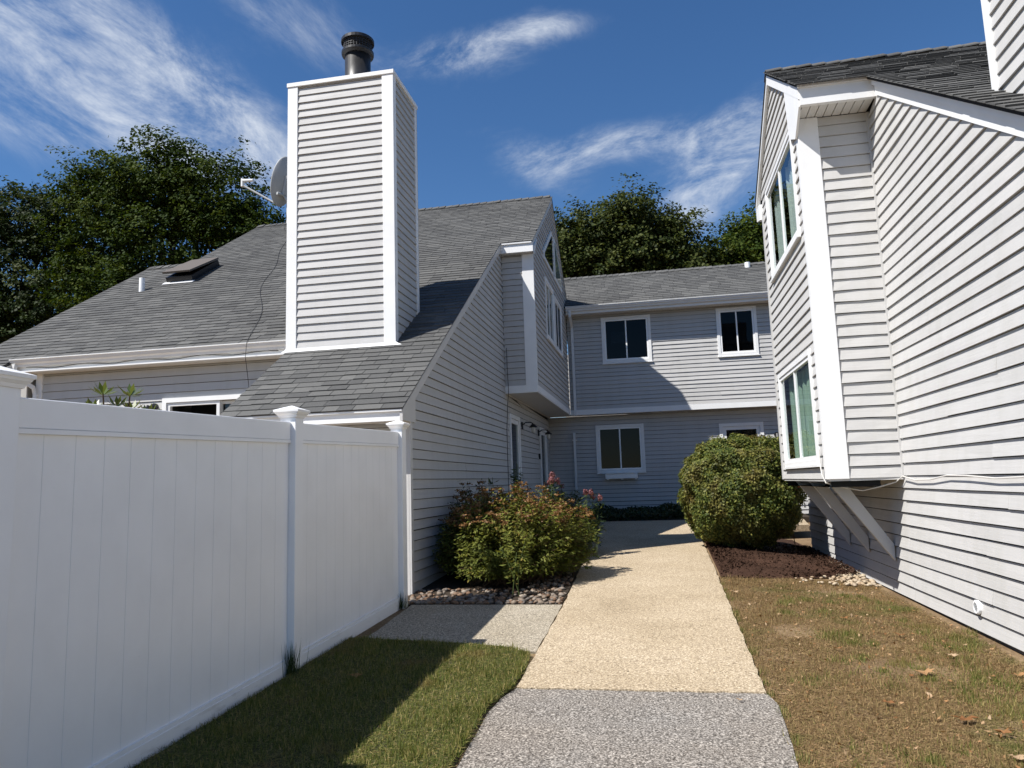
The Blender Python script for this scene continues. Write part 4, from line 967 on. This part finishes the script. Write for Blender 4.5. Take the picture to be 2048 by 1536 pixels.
# ================================================================== TREES
def tree(name, label, base, height, lobes, nleaf, leaf, mat, seed, cat='tree', trunk_r=.25, csig=.40, per=24):
    rng = np.random.default_rng(seed); rr = random.Random(seed)
    t = thing(name, label, cat, base, 'trees beyond the houses'); bx_, by_, bz_ = base
    tr = MB(); top = Vector((bx_ + rr.uniform(-.4, .4), by_, bz_ + height * .72))
    pts = [Vector(base).lerp(top, i / 6) + Vector((rr.uniform(-.12, .12), rr.uniform(-.12, .12), 0)) * (i > 0) for i in range(7)]
    tr.tube(pts, [trunk_r * (1 - .8 * i / 6) for i in range(7)], 9)
    for c, r in lobes:
        c = Vector(c)
        s = pts[rr.randint(2, 4)]; mid = s.lerp(c, .5) + Vector((0, 0, -.3))
        tr.tube([s, mid, c], [trunk_r * .42, trunk_r * .28, trunk_r * .1], 6)
        for k in range(5):
            d = Vector((rr.gauss(0, 1), rr.gauss(0, 1), rr.gauss(.3, .8))).normalized()
            tr.tube([mid.lerp(c, rr.uniform(.2, 1)), c + Vector((d.x * r[0], d.y * r[1], d.z * r[2])) * .8], [trunk_r * .14, .015], 5)
    tr.build('trunk', BARK, t, smooth=True)
    w = np.array([r[0] * r[1] + r[1] * r[2] + r[0] * r[2] for c, r in lobes]); w = w / w.sum()
    nb = nleaf // (per * 7); li = rng.choice(len(lobes), nb, p=w)               # boughs, each a spray of leaf clumps
    C = np.array([c for c, r in lobes])[li]; Rd = np.array([r for c, r in lobes])[li]
    d = unit(rng.normal(size=(nb, 3)) + np.array([0, -.25, .1])); rad = np.where(rng.random(nb) < .8, rng.normal(.86, .08, nb), rng.uniform(.3, .8, nb))
    bc = C + d * Rd * rad[:, None]
    bt = np.clip(rng.normal(.45, .2, nb), 0, 1)
    cc = np.repeat(bc, 7, 0) + rng.normal(size=(nb * 7, 3)) * csig * np.array([1.15, 1.15, .75]) + np.repeat(d, 7, 0) * np.abs(rng.normal(0, csig * .6, nb * 7))[:, None]
    dd_ = np.repeat(d, 7, 0); nc = nb * 7; sg = csig * .42
    P = np.repeat(cc, per, 0) + rng.normal(size=(nc * per, 3)) * np.array([sg, sg, sg * .55])
    out = np.repeat(dd_, per, 0)
    Nn = out * .75 + np.array([0, 0, .75]) + rng.normal(size=P.shape) * .5
    tone = np.clip(np.repeat(np.repeat(bt, 7), per) + np.repeat(rng.normal(0, .1, nc), per) + rng.normal(0, .1, nc * per), 0, .999)
    leaves('crown', P, Nn, rng.uniform(.75, 1.25, len(P)) * leaf, .72, mat, t, tone, rng=rng)
    return t
def lobeset(px_list, Y, depth=2.2):
    out = []
    for px, py, rpx, rpy in px_list:
        d = ray(px, py); k = Y / d.y; c = d * k; c.z -= (36 if px < 700 else 12) * k / F_PX; s = k * 1.0 / F_PX
        out.append((tuple(c), (rpx * s * .93, max(rpx * s, depth) * .85, rpy * s * .90)))
    return out
GB = -.85
tree('broad_tree', 'dark leafy tree at far left edge behind the roof', (-27.5, 29.0, GB), 17, lobeset([(70, 430, 95, 75), (-30, 520, 110, 110), (110, 540, 100, 120), (30, 640, 120, 100), (150, 400, 55, 50), (20, 400, 50, 40)], 29), 60000, .155, TREE2, 101, trunk_r=.35)
tree('maple_tree', 'tall maple with peaked crown behind the long left roof', (-20.5, 28.0, GB), 18, lobeset([(360, 350, 70, 80), (440, 360, 85, 75), (250, 380, 75, 75), (480, 440, 70, 85), (360, 470, 110, 95), (220, 500, 90, 100), (530, 470, 45, 75), (300, 600, 130, 90), (210, 350, 40, 50), (355, 295, 32, 32), (300, 345, 45, 45)], 28), 100000, .145, TREE1, 102, trunk_r=.35)
tree('broad_tree', 'round green tree rising above the back wing ridge', (-.6, 30.0, GB), 12, lobeset([(1180, 480, 80, 62), (1275, 465, 80, 64), (1330, 500, 70, 60), (1220, 540, 120, 60), (1375, 540, 60, 50), (1130, 520, 60, 60), (1260, 425, 34, 22)], 30), 72000, .14, TREE3, 103, trunk_r=.28)
tree('maple_tree', 'smaller tree between back wing roof and the right gable', (4.6, 31.5, GB), 11, lobeset([(1480, 500, 48, 42), (1545, 490, 60, 50), (1450, 540, 60, 45), (1540, 560, 90, 60), (1500, 460, 22, 20), (1620, 470, 70, 70)], 31.5), 45000, .14, TREE1, 104, trunk_r=.24)
tree('broad_tree', 'dark tree mass low behind far left roof slope', (-34, 34.0, GB), 15, lobeset([(-150, 480, 120, 110), (-60, 640, 130, 110), (90, 690, 140, 80), (-220, 600, 120, 130)], 34), 22000, .22, TREE2, 105, trunk_r=.3)

# ================================================================== SHRUBS AND FLOWERS
def stemmy(name, label, base, dome, nst, leaf_n, mat, seed, flower=None, leaf=.05, flower_h=.35, group=None, cat='shrub', fl_size=.03):
    """a shrub of many stems fanning out of one crown; leaves along the stems, flat flower heads on the upper tips"""
    rng = np.random.default_rng(seed); bx_, by_ = base; bz_ = gz(bx_, by_) + .01
    t = thing(name, label, cat, (bx_, by_, bz_), group)
    rx, ry, rz = dome; st = MB(); LP, LN, LT, FP, FN, TN = [], [], [], [], [], []
    for i in range(nst):
        a = rng.uniform(0, 2 * math.pi); el = math.acos(rng.uniform(-.36, 1)); k = rng.uniform(.84, 1.03)
        lump = 1 + .10 * math.sin(a * 3 + seed) + .06 * math.sin(a * 7 + el * 5)
        tip = np.array([bx_ + rx * math.sin(el) * math.cos(a) * k * lump, by_ + ry * math.sin(el) * math.sin(a) * k * lump, bz_ + max(.10 + .12 * rng.random(), rz * (.36 + .64 * math.cos(el)) * k * (1 + .05 * math.sin(a * 5)))])
        b0 = np.array([bx_ + rng.normal(0, rx * .22), by_ + rng.normal(0, ry * .22), bz_])
        mid = (b0 + tip) / 2 + np.array([0, 0, .12 * rz]); 
        q = [tuple((1 - s) ** 2 * b0 + 2 * s * (1 - s) * mid + s * s * tip) for s in (0, .35, .7, 1)]
        st.tube(q, [.006, .005, .004, .002], 3, cap=False)
        m_ = leaf_n; s = rng.uniform(.35, 1.0, m_)[:, None]
        pp = (1 - s) ** 2 * b0 + 2 * s * (1 - s) * mid + s * s * tip
        off = unit(rng.normal(size=(m_, 3))) * rng.uniform(.01, .085, m_)[:, None]
        LP.append(pp + off); LT.append(off + (tip - b0) * .06); LN.append(np.array([0, 0, 1.0]) + rng.normal(size=(m_, 3)) * .55 + (tip - np.array([bx_, by_, bz_])) * .3)
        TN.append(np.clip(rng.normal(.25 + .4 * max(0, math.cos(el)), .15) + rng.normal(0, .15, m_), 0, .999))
        if flower is not None and tip[2] - bz_ > flower_h * rz and rng.random() < .85:
            c = 26; d = unit(rng.normal(size=(c, 3)) * np.array([1, 1, .3])); rr_ = rng.uniform(.0, .05, c)[:, None]
            FP.append(tip + np.array([0, 0, .015]) + d * rr_); FN.append(np.array([0, 0, 1.0]) + rng.normal(size=(c, 3)) * .6)
    st.build('stems', STEM, t, recalc=False)
    LP, LN, LT = np.concatenate(LP), np.concatenate(LN), np.concatenate(LT)
    leaves('foliage', LP, LN, rng.uniform(.7, 1.3, len(LP)) * leaf, .38, mat, t, np.concatenate(TN), LT, rng=rng)
    if FP:
        FP, FN = np.concatenate(FP), np.concatenate(FN)
        leaves('flower_heads', FP, FN, rng.uniform(.6, 1.2, len(FP)) * fl_size, .9, flower, t, rng=rng)['kind'] = 'stuff'
    return t
stemmy('spirea_shrub', 'broad spirea shrub with rusty faded flower heads beside the path', (-1.80, 9.18), (1.0, .95, 1.10), 900, 66, SPIREA, 201, FLOWR, .052, .62)
stemmy('spirea_shrub', 'darker shaded shrub against left wall behind the spirea', (-2.42, 9.9), (.54, .7, 1.16), 240, 62, SPIREAD, 202, FLOWR, .05, .8)
stemmy('flowering_shrub', 'dark green shrub with pink blooms behind the spirea near path', (-1.52, 11.6), (.62, .9, 1.02), 240, 62, SPIREAD, 203, PINKF, .055, .97, fl_size=.035)
stemmy('red_leaf_shrub', 'dark red leaved shrub behind the spirea by the left doors', (-1.95, 10.9), (.5, .5, 1.10), 110, 46, REDLF, 204, None, .055)
def phlox(label, x, y, ztop, flower, seed, nleaf=46, n=3, mat=None, leaf=.11):
    rng = np.random.default_rng(seed); zb = gz(x, y) + .01; t = thing('tall_phlox', label, 'flower', (x, y, zb), 'tall flowers behind the spirea')
    st = MB(); P, Nn, T, FP, FN = [], [], [], [], []
    for i in range(n):
        top = np.array([x + rng.normal(0, .07), y + rng.normal(0, .08), ztop - rng.uniform(0, .16) * (i > 0)]); b = np.array([x + rng.normal(0, .05), y + rng.normal(0, .05), zb])
        st.tube([tuple(b), tuple((b + top) / 2 + rng.normal(0, .02, 3)), tuple(top)], [.006, .005, .003], 4)
        for k in range(nleaf):
            s = rng.uniform(.3, .97); p = b + (top - b) * s; a = rng.uniform(0, 6.28); d = np.array([math.cos(a), math.sin(a), .15]); P.append(p + d * .055); T.append(d); Nn.append(np.array([0, 0, 1]) + rng.normal(0, .35, 3))
        if flower:
            c = 60; d = unit(rng.normal(size=(c, 3))); leaves('flower_head', top + d * np.array([.05, .05, .06]) * rng.uniform(.5, 1, c)[:, None], d + rng.normal(0, .3, (c, 3)), .032, .9, PINKF, t, rng=rng)
    st.build('stems', GSTEM, t, recalc=False)
    leaves('foliage', np.array(P), np.array(Nn), rng.uniform(.7, 1.2, len(P)) * leaf, .3, mat or SPIREAD, t, None, np.array(T), rng=rng)
phlox('dark leafy stalk standing tallest before the first glass door', -1.95, 10.4, .27, False, 301, 54)
phlox('slim leafy stalk left of the tallest one against grey siding', -2.27, 10.3, .09, False, 302, 40, 2)
phlox('tall phlox with pink flower head between the two glass doors', -1.40, 10.5, .09, True, 303, 50, 4)
phlox('lower pink phlox at the right end of the flower bed', -.98, 11.1, -.17, True, 304, 40, 4)
phlox('pale green weed stalk leaning out of spirea over the stones', -1.55, 8.05, -.62, False, 305, 40, 3, SPIREA, .08)

def clipped(label, c, r, zt, n, mat, seed):
    rng = np.random.default_rng(seed); x, y = c; zb = gz(x, y) + .05; t = thing('clipped_shrub', label, 'shrub', (x, y, zb))
    d = unit(rng.normal(size=(n, 3))); e = 2.7
    sc = (np.abs(d) ** e).sum(1) ** (-1 / e); H = (zt - zb) / 2
    lump = 1 + .05 * np.sin(d[:, 0] * 8 + 1) * np.sin(d[:, 2] * 7) + .035 * np.sin(d[:, 1] * 13 + d[:, 2] * 9) + .03 * np.sin(d[:, 0] * 17 + d[:, 2] * 15)
    dep = np.where(rng.random(n) < .72, rng.normal(.98, .03, n), rng.uniform(.70, .98, n))
    P = d * (sc * lump * dep)[:, None] * np.array([r[0], r[1], H]); low = np.clip((-P[:, 2] / H - .35) / .65, 0, 1)
    P[:, :2] *= (1 - .14 * low)[:, None]
    P += np.array([x, y, (zt + zb) / 2 + .03])
    Nn = d + np.array([0, 0, .35]) + rng.normal(size=(n, 3)) * .55
    tone = np.clip(rng.normal(.5, .22, n), 0, .999)
    leaves('foliage', P, Nn, rng.uniform(.7, 1.3, n) * .043, .6, mat, t, tone, rng=rng)
    st = MB()
    for i in range(60):
        a = rng.uniform(0, 6.28); q = rng.uniform(.2, .95); tip = (x + r[0] * q * math.cos(a) * .9, y + r[1] * q * math.sin(a) * .9, zb + (zt - zb) * rng.uniform(.4, .93))
        b = (x + rng.normal(0, .12), y + rng.normal(0, .12), zb - .08); st.tube([b, tuple((np.array(b) + np.array(tip)) / 2 + np.array([0, 0, .08])), tip], [.014, .009, .004], 4, cap=False)
    st.build('stems', STEM, t, recalc=False)
    return t
clipped('large rounded clipped shrub with bronze tinges right of the path', (1.24, 12.05), (.865, .87), .54, 95000, BURN, 401)
rng = np.random.default_rng(402)
t = thing('red_sprig', 'small red leaved sprig beside the clipped shrub under the bay', 'shrub', (1.95, 11.75, gz(1.95, 11.75)))
P = np.array([1.93, 11.55, -.13]) + rng.normal(size=(160, 3)) * np.array([.07, .08, .06]); leaves('foliage', P, rng.normal(size=(160, 3)) + np.array([0, 0, .6]), .05, .5, leaf_mat('red_leaves', [(0, (.16, .012, .014)), (1, (.30, .03, .025))], .25), t, rng=rng)
MB().tube([(1.95, 11.8, -1.15), (1.9, 11.85, -.6), (1.93, 11.58, -.15)], [.008, .006, .003], 5).build('stems', STEM, t)
# low ground cover along the back wall
rng = np.random.default_rng(403); n = 9000
X = rng.uniform(-1.6, 2.2, n); Y = rng.uniform(17.15, 19.6, n); hgt = .10 + .13 * (np.sin(X * 5.3) * np.sin(X * 2.1 + 1) * .5 + .5)
P = np.stack([X, Y, gza(X, Y) + .02 + rng.random(n) * hgt], 1)
gc = leaves('ground_cover', P, rng.normal(size=(n, 3)) * .6 + np.array([0, 0, 1]), rng.uniform(.05, .10, n), .6, IVY, None, rng=rng); gc['kind'] = 'stuff'
# rhododendron behind the fence
rng = np.random.default_rng(404)
t = thing('rhododendron', 'green rhododendron whorls peeping over the white fence top', 'shrub', (-6.0, 7.3, gz(-6, 7.3)))
P, Nn, T, sz = [], [], [], []; st = MB()
for (wx, wy, wz, k) in [(-6.0, 7.2, 1.13, 1), (-5.66, 7.2, 1.10, 1), (-5.9, 7.3, 1.0, .9), (-6.2, 7.3, .98, .9), (-5.75, 7.35, .95, .9), (-6.35, 7.4, .85, .9), (-5.5, 7.3, .88, .9), (-6.05, 7.0, .9, 1), (-5.8, 7.1, .8, 1)]:
    st.tube([(-6.0, 7.35, -1.24), (wx * .6 - 2.4, 7.3, wz - .7), (wx, wy, wz)], [.03, .015, .008], 6)
    for j in range(13):
        a = j * 2.4 + rng.uniform(-.2, .2); el = rng.uniform(-.15, .95); d = np.array([math.cos(a) * math.cos(el), math.sin(a) * math.cos(el), math.sin(el)])
        P.append(np.array([wx, wy, wz]) + d * .085 * k); T.append(d); Nn.append(np.array([0, 0, 1]) * math.cos(el) - d * .3 + np.array([d[0], d[1], 0]) * -math.sin(el)); sz.append(.17 * k)
leaves('foliage', np.array(P), np.array(Nn), np.array(sz), .28, RHODO, t, None, np.array(T), rng=rng, fold=.05); st.build('stems', STEM, t)

# ================================================================== GRASS, TUFTS, FALLEN LEAVES
def blades(name, X, Y, Z, h, w, mat, lean, seed, rnd=None, flat=0.0):
    rng = np.random.default_rng(seed); n = len(X); a = rng.uniform(0, 2 * np.pi, n); la = rng.uniform(0, 2 * np.pi, n); L_ = np.abs(rng.normal(0, lean, n))
    base = np.stack([X, Y, Z], 1); sd_ = np.stack([np.cos(a), np.sin(a), np.zeros(n)], 1) * (w * .5)[:, None]
    tip = base + np.stack([np.cos(la) * L_ * h, np.sin(la) * L_ * h, h * np.sqrt(np.maximum(.05, 1 - np.minimum(L_, .97) ** 2))], 1)
    if flat > 0:
        fl = rng.random(n) < flat; fd = rng.uniform(0, 2 * np.pi, n); ln_ = rng.uniform(.7, 1.6, n) * h
        tip = np.where(fl[:, None], base + np.stack([np.cos(fd) * ln_, np.sin(fd) * ln_, rng.uniform(.05, .3, n) * h], 1), tip)
        base[:, 2] += np.where(fl, rng.uniform(0, .012, n), 0); sd_ = np.where(fl[:, None], np.stack([-np.sin(fd), np.cos(fd), np.zeros(n)], 1) * (w * .5)[:, None], sd_)
    V = np.stack([base - sd_, base + sd_, tip], 1).reshape(-1, 3)
    r = rng.random(n) if rnd is None else rnd
    ob = np_mesh(name, V, np.arange(3 * n).reshape(n, 3), mat, None, np.repeat(r, 3)); ob['kind'] = 'stuff'; return ob
rng = np.random.default_rng(501)
def lawn_right_edge(y): return np.interp(y, [0, 3.7, 4.5, 4.9, 5.45, 5.72, 5.86, 5.95, 6.1], [-1.15, -1.065, -1.085, -1.0, -1.0, -1.04, -1.2, -1.5, -2.45])
n = 110000; Y = rng.uniform(2.6, 6.12, n); X = rng.uniform(-2.62, -.97, n); k = X < lawn_right_edge(Y) + rng.normal(.008, .012, n); X, Y = X[k], Y[k]
blades('grass', X, Y, gza(X, Y) + .03, rng.uniform(.015, .048, len(X)), rng.uniform(.003, .007, len(X)), GRASSL, .9, 502, flat=.6)
n = 230000; Y = 3.2 + rng.random(n) ** 1.25 * 6.2; X = rng.uniform(.55, 2.33, n)
re = np.interp(Y, [3.2, 3.7, 4.45, 4.7, 4.93, 7.6, 9.4], [.55, .553, .6, .615, .57, .61, .64])
k = (X > re + np.abs(rng.normal(.0, .015, n))) & (rng.random(n) < np.clip((2.36 - X) * 7, .15, 1)) & (rng.random(n) < .55 + .45 * (np.sin(X * 7 + Y * 2) * np.sin(Y * 5 - X * 3) > -.3)); k &= (Y < 9.33 + .09 * np.sin(X * 5.1) + np.maximum(0, X - 1.5) * .5); X, Y = X[k], Y[k]
patch = np.sin(X * 4.3 + 1.2 * np.sin(Y * 2.1)) * np.sin(Y * 3.1 + X * 1.7)
tall = np.where(patch > .45, 1.5, 1.0)
blades('dry_grass', X, Y, gza(X, Y) + .0, rng.uniform(.015, .05, len(X)) * tall, rng.uniform(.003, .007, len(X)), GRASSR, 1.0, 503, flat=.8)
def clumps(name, spots, mat, seed, h, lean=.6):
    rng = np.random.default_rng(seed); XX, YY = [], []
    for x, y, n, s_ in spots: XX.append(rng.normal(x, s_, n)); YY.append(rng.normal(y, s_ * 1.3, n))
    XX, YY = np.concatenate(XX), np.concatenate(YY)
    if XX.mean() > 0:
        re_ = np.interp(YY, [3.2, 3.7, 4.45, 4.7, 4.93, 7.6, 9.4], [.55, .553, .6, .615, .57, .61, .64]); k = (XX > re_ - .03) & (XX < 2.36) & (YY < 9.3)
    else: k = (XX < lawn_right_edge(YY) + .03) & (XX > -2.63)
    XX, YY = XX[k], YY[k]
    return blades(name, XX, YY, gza(XX, YY) + (.03 if XX.mean() < 0 else 0), rng.uniform(.4, 1, len(XX)) * h, rng.uniform(.003, .007, len(XX)), mat, lean, seed + 1, flat=.15)
rc = random.Random(9); spots = []
for i in range(34):
    cx, cyy = rc.uniform(.7, 2.25), 3.3 + rc.random() * 5.4
    for j in range(rc.randint(2, 7)): spots.append((cx + rc.gauss(0, .13), cyy + rc.gauss(0, .16), rc.randint(40, 170), rc.uniform(.02, .06)))
for i in range(16): spots.append((rc.uniform(1.7, 2.3), rc.uniform(3.6, 5.4), rc.randint(80, 240), rc.uniform(.03, .09)))
for i in range(26): y = rc.uniform(3.4, 8.8); spots.append((float(np.interp(y, [3.2, 4.6, 4.93, 9.4], [.57, .62, .585, .655])), y, rc.randint(15, 60), .02))
clumps('green_grass_clumps', spots, GRASSL, 531, .06)
spots = [(rc.uniform(-2.55, -1.05), rc.uniform(2.8, 6.0), rc.randint(60, 260), rc.uniform(.03, .09)) for i in range(90)]
for i in range(26): y = rc.uniform(3.0, 5.7); spots.append((float(lawn_right_edge(y)) - .01, y, rc.randint(30, 90), .022))
clumps('long_grass_clumps', spots, GRASSL, 541, .065, .8)
rngb = np.random.default_rng(551); nb_ = 900
Xb = rngb.uniform(.65, 2.33, nb_); Yb = rngb.uniform(3.2, 9.1, nb_)
lt = leaves('lawn_litter', np.stack([Xb, Yb, gza(Xb, Yb) + rngb.uniform(.008, .03, nb_)], 1), rngb.normal(size=(nb_, 3)) * .5 + np.array([0, 0, 1]), rngb.uniform(.012, .04, nb_), .5, DRYLEAF, None, rng=rngb); lt['kind'] = 'stuff'
rngb = np.random.default_rng(561); nb_ = 150
Xb = rngb.uniform(-2.4, .6, nb_); Yb = 4.0 + rngb.random(nb_) * 7.5; kb = ((Xb > -.95) | ((Yb > 6.2) & (Yb < 7.6))) & (Xb < .56); Xb, Yb = Xb[kb], Yb[kb]
lt = leaves('path_litter', np.stack([Xb, Yb, gza(Xb, Yb) + .027], 1), rngb.normal(size=(len(Xb), 3)) * .25 + np.array([0, 0, 1]), rngb.uniform(.006, .022, len(Xb)), .45, BARK, None, rng=rngb, fold=.02); lt['kind'] = 'stuff'
def tuft(label, x, y, z, n, h, seed):
    rng = np.random.default_rng(seed); X = x + rng.normal(0, .022, n); Y = y + rng.normal(0, .035, n)
    o = blades('grass_tuft', X, Y, np.full(n, z), rng.uniform(.4, 1.0, n) * h, rng.uniform(.004, .007, n), SPIREAD, .22, seed)
    del o['kind']; tag(o, label, 'grass tuft')
tuft('tall grass tuft at the foot of the middle fence post', -2.635, 5.09, gz(-2.6, 5.1) + .02, 150, .26, 511)
tuft('grass tuft at the foot of the last fence post', -2.635, 7.46, gz(-2.6, 7.46) + .01, 110, .2, 512)
def fallen(x, y, s, seed, label, group):
    rr = random.Random(seed); mb = MB(); n = 7; z = gz(x, y) + (.05 if x < 0 else .03); a0 = rr.uniform(0, 6.28)
    mb.v.append((x, y, z)); cu = rr.uniform(.15, .45)
    for i in range(n * 2):
        a = a0 + math.pi * i / n; r = s * (.5 if i % 2 else rr.uniform(.85, 1.1)) * .5; dx, dy = r * math.cos(a), r * math.sin(a)
        mb.v.append((x + dx, y + dy * .7, z + cu * abs(dx) + rr.uniform(-.2, .3) * s * .3))
    mb.f = [(0, 1 + i, 1 + (i + 1) % (2 * n)) for i in range(2 * n)]
    return tag(mb.build('fallen_leaf', DRYLEAF, recalc=False), label, 'leaf', group)
g1 = 'dry leaves fallen on the right lawn'
for i, (x, y, s, lb) in enumerate([(1.51, 7.015, .10, 'tan curled leaf on lawn straight below the three bay braces'), (.99, 6.25, .08, 'small orange leaf on the lawn close to the tan path edge'),
        (1.77, 6.40, .12, 'orange leaf on lawn left of the round wall vent'), (1.21, 5.93, .08, 'small brown leaf in the middle of the lawn near green tuft'),
        (1.90, 5.75, .10, 'reddish leaf on lawn just below the round wall vent'), (2.13, 5.32, .10, 'orange leaf on lawn at the right edge beside the wall'),
        (1.21, 4.74, .09, 'brown curled leaf low on the lawn beside the grey walk'), (1.62, 4.29, .10, 'small orange leaf at the lower right corner of the lawn'),
        (.72, 8.18, .09, 'dry leaf on lawn by the path just before the mulch'), (1.55, 3.98, .09, 'brown leaf lowest of all on the right lawn')]):
    fallen(x, y, s, 600 + i, lb, g1)
fallen(1.60, 5.34, .15, 640, 'pale curled dry leaf, largest near the middle of right lawn', g1)
fallen(1.514, 4.487, .15, 641, 'large orange brown leaf near the bottom right of the lawn', g1)
fallen(-2.095, 4.985, .12, 642, 'tan fallen leaf in the shaded grass beside the fence', 'leaf on the left lawn')
fallen(.40, 4.724, .05, 643, 'tiny dark leaf bit on the grey walk near the joint', 'leaf on the walk')

# ------------------------------------------------------------------ lift everything from eye height to ground height
for o in scene.objects:
    if o.parent is None and o is not cam and o is not sun:
        o.location.z += EYE
